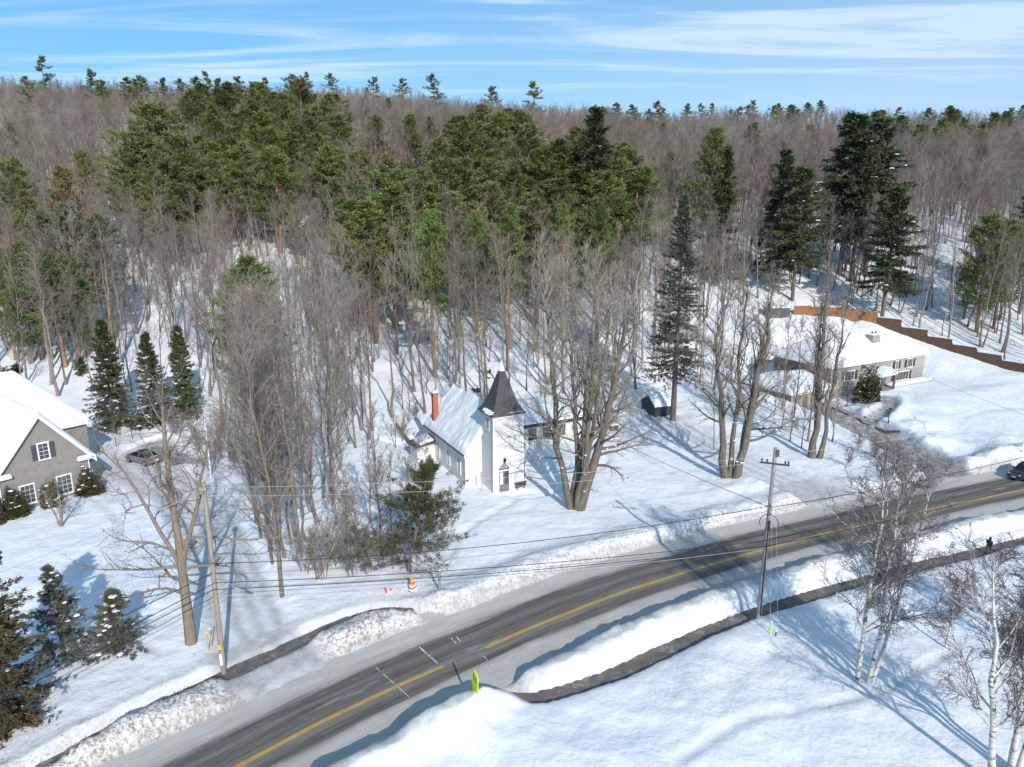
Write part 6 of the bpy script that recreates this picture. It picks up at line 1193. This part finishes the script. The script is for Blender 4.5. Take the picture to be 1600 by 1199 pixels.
g = G(687, 921); o = thing('wooden_post', 'short grey wooden post standing in the snow right of the striped barrel', 'post', (g[0], g[1], g[2] - .2)); b = MB(); b.tube([(0, 0, 0), (0.02, 0, 1.95)], [.12, .11], 8); b.build('post', M_POLEG, o); b = MB(); b.tube([(.02, 0, 1.94), (.02, 0, 2.04)], [.12, .05], 8); b.build('snow_cap', M_SNOW, o)
g = G(748, 521 + 60)
fg = at_Z(330, 748, .5); o = thing('flagpole', 'slim white flagpole in the snow at the edge of the wood behind the tan tree', 'flagpole', (fg[0], fg[1], hz(fg[0], fg[1]) - .2)); b = MB(); b.tube([(0, 0, 0), (-.02, 0, 8.0)], [.08, .05], 8); b.build('pole', M_TRIM, o); b = MB(); b.tube([(-.02, 0, 8.0), (-.02, 0, 8.1), (-.02, 0, 8.2)], [.05, .1, .03], 8); b.build('ball', M_METAL, o)
# barrel with a warning light, fallen cone
g = G(644, 922); o = thing('traffic_barrel', 'orange and white striped traffic barrel with an amber light, sunk in the snow bank', 'traffic barrel', (g[0], g[1], g[2] - .1)); o.scale = (.85, .85, .85); bands = [(0, .30), (.12, .30), (.12, .28), (.34, .27), (.34, .265), (.56, .255), (.56, .25), (.78, .24), (.78, .235), (1.0, .2)]
for k, mm in ((0, M_BLACK), (2, M_REFL), (4, M_REDO), (6, M_REFL), (8, M_REDO)):
    (z0, r0), (z1, r1) = bands[k], bands[k + 1]; b = MB(); b.tube([(0, 0, z0), (0, 0, z1)], [r0 * 1.25, r1 * 1.25], 14); b.build('base' if k == 0 else 'band', mm, o, smooth=False)
b = MB(); b.tube([(0, 0, 1.0), (0, 0, 1.25)], [.17, .13], 10); lt = b.build('light_base', M_AMBER, o); b = MB(); b.tube([(0, -.07, 1.43), (0, .07, 1.43)], .19, 14); b.build('lens', M_AMBER, lt)
g = G(607, 925); o = thing('traffic_cone', 'orange traffic cone lying half buried in the snow left of the striped barrel', 'traffic cone', (g[0], g[1], g[2] + .08), .4); o.scale = (.75, .75, .75)
b = MB(); b.tube([(-.3, 0, .05), (.2, 0, .12), (.5, .05, .15)], [.24, .12, .05], 10); b.build('cone', M_REDO, o); b = MB(); b.tube([(-.12, 0, .075), (.06, 0, .1)], [.20, .158], 10); b.build('collar', M_REFL, o); b = MB(); b.box((-.33, 0, .08), (.06, .6, .6)); b.build('base', M_REDO, o)
# school crossing sign on the snow mound
g = at_Z(743, 1094, 1.3); gz = hz(g[0], g[1]); o = thing('crossing_sign', 'fluorescent yellow-green school crossing sign on the ploughed snow mound', 'road sign', (g[0], g[1], gz - .75), math.atan2(-.45, -.89) + math.pi/2)
b = MB(); b.box((0, .05, .9), (.07, .06, 2.4)); b.build('post', M_METAL, o)
z0 = .62
def plate(pts, y0=-.02, y1=.012): m_ = MB(); m_.prism([(x, y0, z) for x, z in pts], [(x, y1, z) for x, z in pts]); return m_
sb = plate([(-.46, z0 + .52), (.46, z0 + .52), (.46, z0 + 1.25), (0, z0 + 1.65), (-.46, z0 + 1.25)]).build('sign_board', M_FLUO, o)
b = MB()
for dx, s in ((-.17, 1.0), (.16, .85)):       # two walking children
    zb = z0 + .62; a_ = np.arange(10) / 10 * 6.283
    b.poly([(dx + .062 * s * math.cos(t), -.0235, zb + .62 * s + .062 * s * math.sin(t)) for t in a_])
    for q in ([(-.07, .52), (.07, .52), (.06, .26), (-.06, .26)], [(-.06, .27), (.0, .27), (-.10, .0), (-.15, .02)], [(.0, .27), (.06, .27), (.14, .02), (.09, .0)], [(.06, .51), (.08, .46), (.17, .33), (.13, .31)], [(-.07, .51), (-.06, .44), (-.15, .34), (-.17, .37)]):
        b.poly([(dx + x * s, -.0235, zb + z * s) for x, z in q])
b.build('children_symbol', M_BLACK, sb)
tb = plate([(-.46, z0 - .35), (.46, z0 - .35), (.46, z0 + .48), (-.46, z0 + .48)]).build('sign_tab', M_FLUO, o)
b = MB()
for k in range(4): zz_ = z0 - .3 + k * .2; b.poly([(-.4, -.0235, zz_ + .0), (.4, -.0235, zz_ - .0 + .0), (.4, -.0235, zz_ + .035), (-.4, -.0235, zz_ + .035)])
b.build('tab_lines', mat('sign_olive', (.35, .42, .02), .5, .3), tb)

# --- vehicles: lofted body, separate glass, wheels, lights
def loft(st):
    """st: list of (x, half width at sill, half width at shoulder, half width top, z sill, z mid, z shoulder, z top)"""
    R = []
    for x, ws, wm, wt, zs_, zm_, zt_, zc in st:
        h = [(0, zs_), (ws * .9, zs_), (ws, zs_ + .08), (wm, zm_), (wm * .99, zt_ - .06), (wt, zt_), (wt * .6, zc), (0, zc + .01)]; R.append([(x, -y, z) for y, z in h] + [(x, y, z) for y, z in h[::-1][1:-1]])
    b = MB(); n = len(R[0])
    for A, B in zip(R, R[1:]): b.add(A + B, [[i, (i + 1) % n, n + (i + 1) % n, n + i] for i in range(n)])
    b.poly(R[0][::-1]); b.poly(R[-1]); return b
def wheel(o, x, y, r, s):
    b = MB(); b.tube([(x, y - .11, r), (x, y + .11, r)], r, 20); b.build('tyre', M_TYRE, o); t_ = o.children[-1]
    b = MB(); b.tube([(x, y + s * .10, r), (x, y + s * .125, r)], r * .66, 14)
    for k in range(5): a_ = k * 1.2566; b.box((x + r * .33 * math.cos(a_), y + s * .128, r + r * .33 * math.sin(a_)), (r * .55, .02, .05), ry=-a_)
    b.build('rim', M_RIM, t_)
def sedan(o, paint):
    bd = loft([(-2.42, .62, .66, .58, .42, .55, .78, .80), (-2.34, .80, .84, .74, .32, .55, .90, .93), (-2.0, .87, .91, .78, .24, .6, .98, 1.02), (-1.4, .88, .92, .80, .22, .6, .98, 1.02), (-.6, .88, .93, .84, .2, .6, .95, .97), (.5, .88, .93, .84, .2, .6, .93, .96), (1.3, .88, .92, .80, .22, .58, .90, .95), (1.9, .86, .90, .74, .24, .55, .82, .87), (2.25, .78, .82, .62, .28, .5, .72, .76), (2.42, .55, .58, .45, .36, .48, .62, .64)]).build('body', paint, o, smooth=False)
    cab = [(-1.75, .72, 1.0), (-1.05, .62, 1.36), (-.55, .60, 1.43), (.1, .60, 1.43), (.55, .62, 1.36), (1.35, .72, .96)]
    b = MB(); R = [[(x, -.80 if 0 < i < 5 else -.74, .94), (x, -w, z), (x, w, z), (x, .80 if 0 < i < 5 else .74, .94)] for i, (x, w, z) in enumerate(cab)]
    for A, B in zip(R, R[1:]): b.add(A + B, [[i, i + 1, 5 + i, 4 + i] for i in range(3)])
    b.build('windows', M_CGLASS, o)
    b = MB(); rp = [(-1.12, .63, 1.345), (-.55, .615, 1.445), (.1, .615, 1.445), (.6, .635, 1.36)]
    for (x, w, z), (x2, w2, z2) in zip(rp, rp[1:]): b.add([(x, -w, z), (x, w, z), (x2, w2, z2), (x2, -w2, z2), (x, -w, z + .02), (x, w, z + .02), (x2, w2, z2 + .02), (x2, -w2, z2 + .02)], [[4, 5, 6, 7], [0, 4, 7, 3], [1, 2, 6, 5], [0, 1, 5, 4], [2, 3, 7, 6]])
    rf_ = b.build('roof_panel', paint, o); b = MB(); b.box((-.1, 0, 1.472), (.75, .8, .012)); b.build('sunroof', M_CGLASS, rf_)
    b = MB()
    for s in (-1, 1):
        for pts in ([(-1.8, s * .78, .96), (-1.1, s * .635, 1.37)], [(-.35, s * .82, .94), (-.32, s * .62, 1.44)], [(1.38, s * .78, .93), (.58, s * .64, 1.38)]): b.tube(pts, .045, 5)
    b.build('pillars', paint, o)
    for s in (-1, 1):
        b = MB(); b.box((-2.33, s * .62, .82), (.2, .34, .10), rz=s * .25); b.build('tail_light', M_TAIL, o); b = MB(); b.box((2.22, s * .58, .66), (.22, .36, .12), rz=-s * .45); b.build('headlight', M_REFL, o); b = MB(); b.box((.85, s * .98, 1.0), (.12, .2, .12)); b.build('mirror', paint, o)
    b = MB(); b.box((-2.435, 0, .68), (.03, .46, .13)); b.build('number_plate', M_REFL, o); b = MB(); b.box((-2.36, 0, .4), (.16, 1.5, .16)); b.build('bumper', M_DARK, o)
    for x in (-1.45, 1.42):
        for s in (-1, 1): wheel(o, x, s * .83, .34, s)
    roof_snow('roof_dusting', rf_, -2.1, -1.9, -.4, .4, lambda X, Y: X * 0 + 1.02, .02, .01, 3, .05, step=.1)
c0 = at_Z(224, 716, .75); cz = hz(c0[0], c0[1]); car = thing('parked_car', 'grey sedan parked in the snowy drive beside the left house, seen from behind', 'car', (c0[0], c0[1], cz + .02), math.atan2(.47, -.88)); car.scale = (1.12, 1.12, 1.12); sedan(car, M_CARG)
def suv(o, paint):
    loft([(-2.5, .80, .86, .8, .45, .7, 1.05, 1.08), (-2.3, .9, .95, .86, .36, .7, 1.12, 1.15), (-1.0, .92, .97, .88, .32, .7, 1.12, 1.14), (.6, .92, .97, .88, .32, .7, 1.10, 1.14), (1.2, .92, .97, .86, .32, .7, 1.08, 1.16), (2.0, .92, .96, .82, .34, .68, 1.02, 1.10), (2.42, .86, .90, .74, .4, .64, .95, 1.0), (2.52, .74, .78, .68, .46, .62, .86, .88)]).build('body', paint, o)
    b = MB(); cab = [(-2.4, .82, 1.12, .86), (-2.2, .72, 1.78, .9), (.1, .72, 1.82, .9), (.6, .74, 1.72, .9), (1.3, .80, 1.12, .86)]; R = [[(x, -wb, 1.1), (x, -w, z), (x, w, z), (x, wb, 1.1)] for x, w, z, wb in cab]
    for A, B in zip(R, R[1:]): b.add(A + B, [[i, i + 1, 5 + i, 4 + i] for i in range(3)])
    b.build('windows', M_CGLASS, o); b = MB(); b.box((-1.0, 0, 1.83), (2.3, 1.5, .06)); b.build('roof_panel', paint, o)
    b = MB()
    for k in range(7): b.box((2.53, -.33 + k * .11, .74), (.04, .045, .22))
    b.box((2.51, 0, .87), (.06, .95, .05)); b.box((2.51, 0, .6), (.06, .95, .05)); b.build('grille', M_RIM, o)
    for s in (-1, 1):
        b = MB(); b.box((2.47, s * .62, .82), (.12, .26, .15)); b.build('headlight', M_REFL, o); b = MB(); b.box((.95, s * 1.03, 1.18), (.14, .2, .2)); b.build('mirror', paint, o)
    b = MB(); b.box((2.55, 0, .48), (.03, .5, .13)); b.build('number_plate', M_REFL, o); b = MB(); b.box((2.5, 0, .45), (.1, 1.7, .2)); b.build('bumper', M_DARK, o)
    for x in (-1.5, 1.55):
        for s in (-1, 1): wheel(o, x, s * .88, .38, s)
c0 = at_Z(1597, 742, .6); v = thing('black_suv', 'black vehicle with a chrome grille cut off by the right edge of the view', 'car', (c0[0] + .9, c0[1] + .55, .05), math.atan2(-.42, -.9)); suv(v, M_CARB)

# --- the walker on the near footpath
def person(loc, rz):
    o = thing('person', 'person in a dark hooded coat on the shovelled footpath at the right', 'person', loc, rz)
    V = []; E = []; R = []
    def node(p, r, par=None):
        V.append(p); R.append(r)
        if par is not None: E.append((par, len(V) - 1))
        return len(V) - 1
    pel = node((0, 0, .95), .16); wa = node((0, .0, 1.12), .155, pel); chs = node((0, -.02, 1.34), .17, wa); nk = node((0, -.02, 1.50), .07, chs); hd = node((0, -.04, 1.60), .095, nk); hd2 = node((0, -.045, 1.69), .10, hd); node((0, -.04, 1.76), .07, hd2)
    for s, fw in ((-1, .16), (1, -.12)):
        hp = node((s * .10, 0, .88), .105, pel); kn = node((s * .11, -fw * .7 - .02, .50), .07, hp); ak = node((s * .11, -fw * 1.1 + .05, .10), .048, kn); node((s * .115, -fw * 1.1 - .10, .045), .045, ak)
        shd = node((s * .20, -.01, 1.40), .08, chs); el = node((s * .27, .02 + fw * .3, 1.13), .058, shd); wr = node((s * .25, -.14 + fw * .5, .95), .04, el); pm = node((s * .245, -.19 + fw * .5, .92), .035, wr)
        for k in range(4): a = node((s * (.225 + .013 * k), -.225 + fw * .5, .89 - .006 * k), .009, pm); node((s * (.222 + .013 * k), -.235 + fw * .5, .855 - .004 * (k % 2)), .008, a)
        th_ = node((s * .215, -.205 + fw * .5, .925), .011, pm); node((s * .205, -.235 + fw * .5, .91), .009, th_)
    me = bpy.data.meshes.new('body'); me.from_pydata(V, E, []); ob = bpy.data.objects.new('body', me); COL.objects.link(ob); ob.parent = o; me.materials.append(M_SKIN)
    sk = ob.modifiers.new('skin', 'SKIN'); lay = me.skin_vertices[0].data if me.skin_vertices else None
    if lay is None:
        at = me.attributes.new('x', 'FLOAT', 'POINT'); me.attributes.remove(at)
    if lay is not None:
        for i, r in enumerate(R): lay[i].radius = (r, r)
        lay[0].use_root = True
    sb_ = ob.modifiers.new('sub', 'SUBSURF'); sb_.levels = 2; sb_.render_levels = 2
    # clothing: coat to the knee, sleeves, trousers, hood, boots
    b = MB(); a = np.arange(18) / 18 * 2 * np.pi; rings = []
    for z, rx, ry, yo in ((.55, .27, .22, .0), (.80, .25, .205, .0), (1.02, .225, .18, .0), (1.15, .22, .18, 0), (1.32, .25, .20, -.01), (1.43, .235, .165, -.02), (1.50, .12, .11, -.02), (1.54, .10, .10, -.02)): rings.append(np.stack([rx * np.cos(a) * (1 + .04 * np.sin(3 * a)), ry * np.sin(a) + yo, np.full(18, z)], 1))
    Q = np.array(rings); Q = np.concatenate([Q, Q[:, :1]], 1); b.grid(Q); b.build('coat', M_CLOTH, o, smooth=True)
    for s, fw in ((-1, .16), (1, -.12)):
        b = MB(); b.tube([(s * .20, -.01, 1.43), (s * .25, .0 + fw * .15, 1.28), (s * .275, .02 + fw * .3, 1.13), (s * .255, -.12 + fw * .48, .965)], [.095, .085, .078, .06], 10); b.build('sleeve', M_CLOTH, o, smooth=True)
        b = MB(); b.tube([(s * .10, 0, .92), (s * .11, -fw * .7 - .02, .50), (s * .11, -fw * 1.1 + .05, .12)], [.125, .095, .075], 10); b.build('trouser_leg', M_DARK, o, smooth=True)
        b = MB(); b.tube([(s * .112, -fw * 1.1 + .09, .06), (s * .113, -fw * 1.1 - .02, .06), (s * .115, -fw * 1.1 - .16, .04)], [.06, .068, .045], 10); b.build('boot', M_BLACK, o, smooth=True)
    b = MB(); rings = []
    for z, r, yo in ((1.56, .115, 0), (1.64, .125, .0), (1.72, .12, .0), (1.79, .075, .0), (1.815, .01, .0)): rings.append(np.stack([r * np.cos(a), r * 1.08 * np.sin(a) + yo + .005 - .035, np.full(18, z)], 1))
    for q in rings[:2]: q[:, 1] = np.maximum(q[:, 1], -.07)
    Q = np.array(rings); Q = np.concatenate([Q, Q[:, :1]], 1); b.grid(Q); b.build('hood', M_CLOTH, o, smooth=True)
    b = MB(); b.tube([(-.035, -.145, 1.67), (-.035, -.15, 1.67)], .012, 6); b.tube([(.035, -.145, 1.67), (.035, -.15, 1.67)], .012, 6); b.tube([(-.03, -.145, 1.605), (.03, -.145, 1.605)], .008, 5); b.tube([(0, -.13, 1.66), (0, -.165, 1.63)], [.01, .016], 6); b.build('face', M_CLOTHR, o)
    return o
g = at_Z(1543, 866, .0); person((g[0], g[1], .01), math.atan2(.42, .9) + math.pi/2)
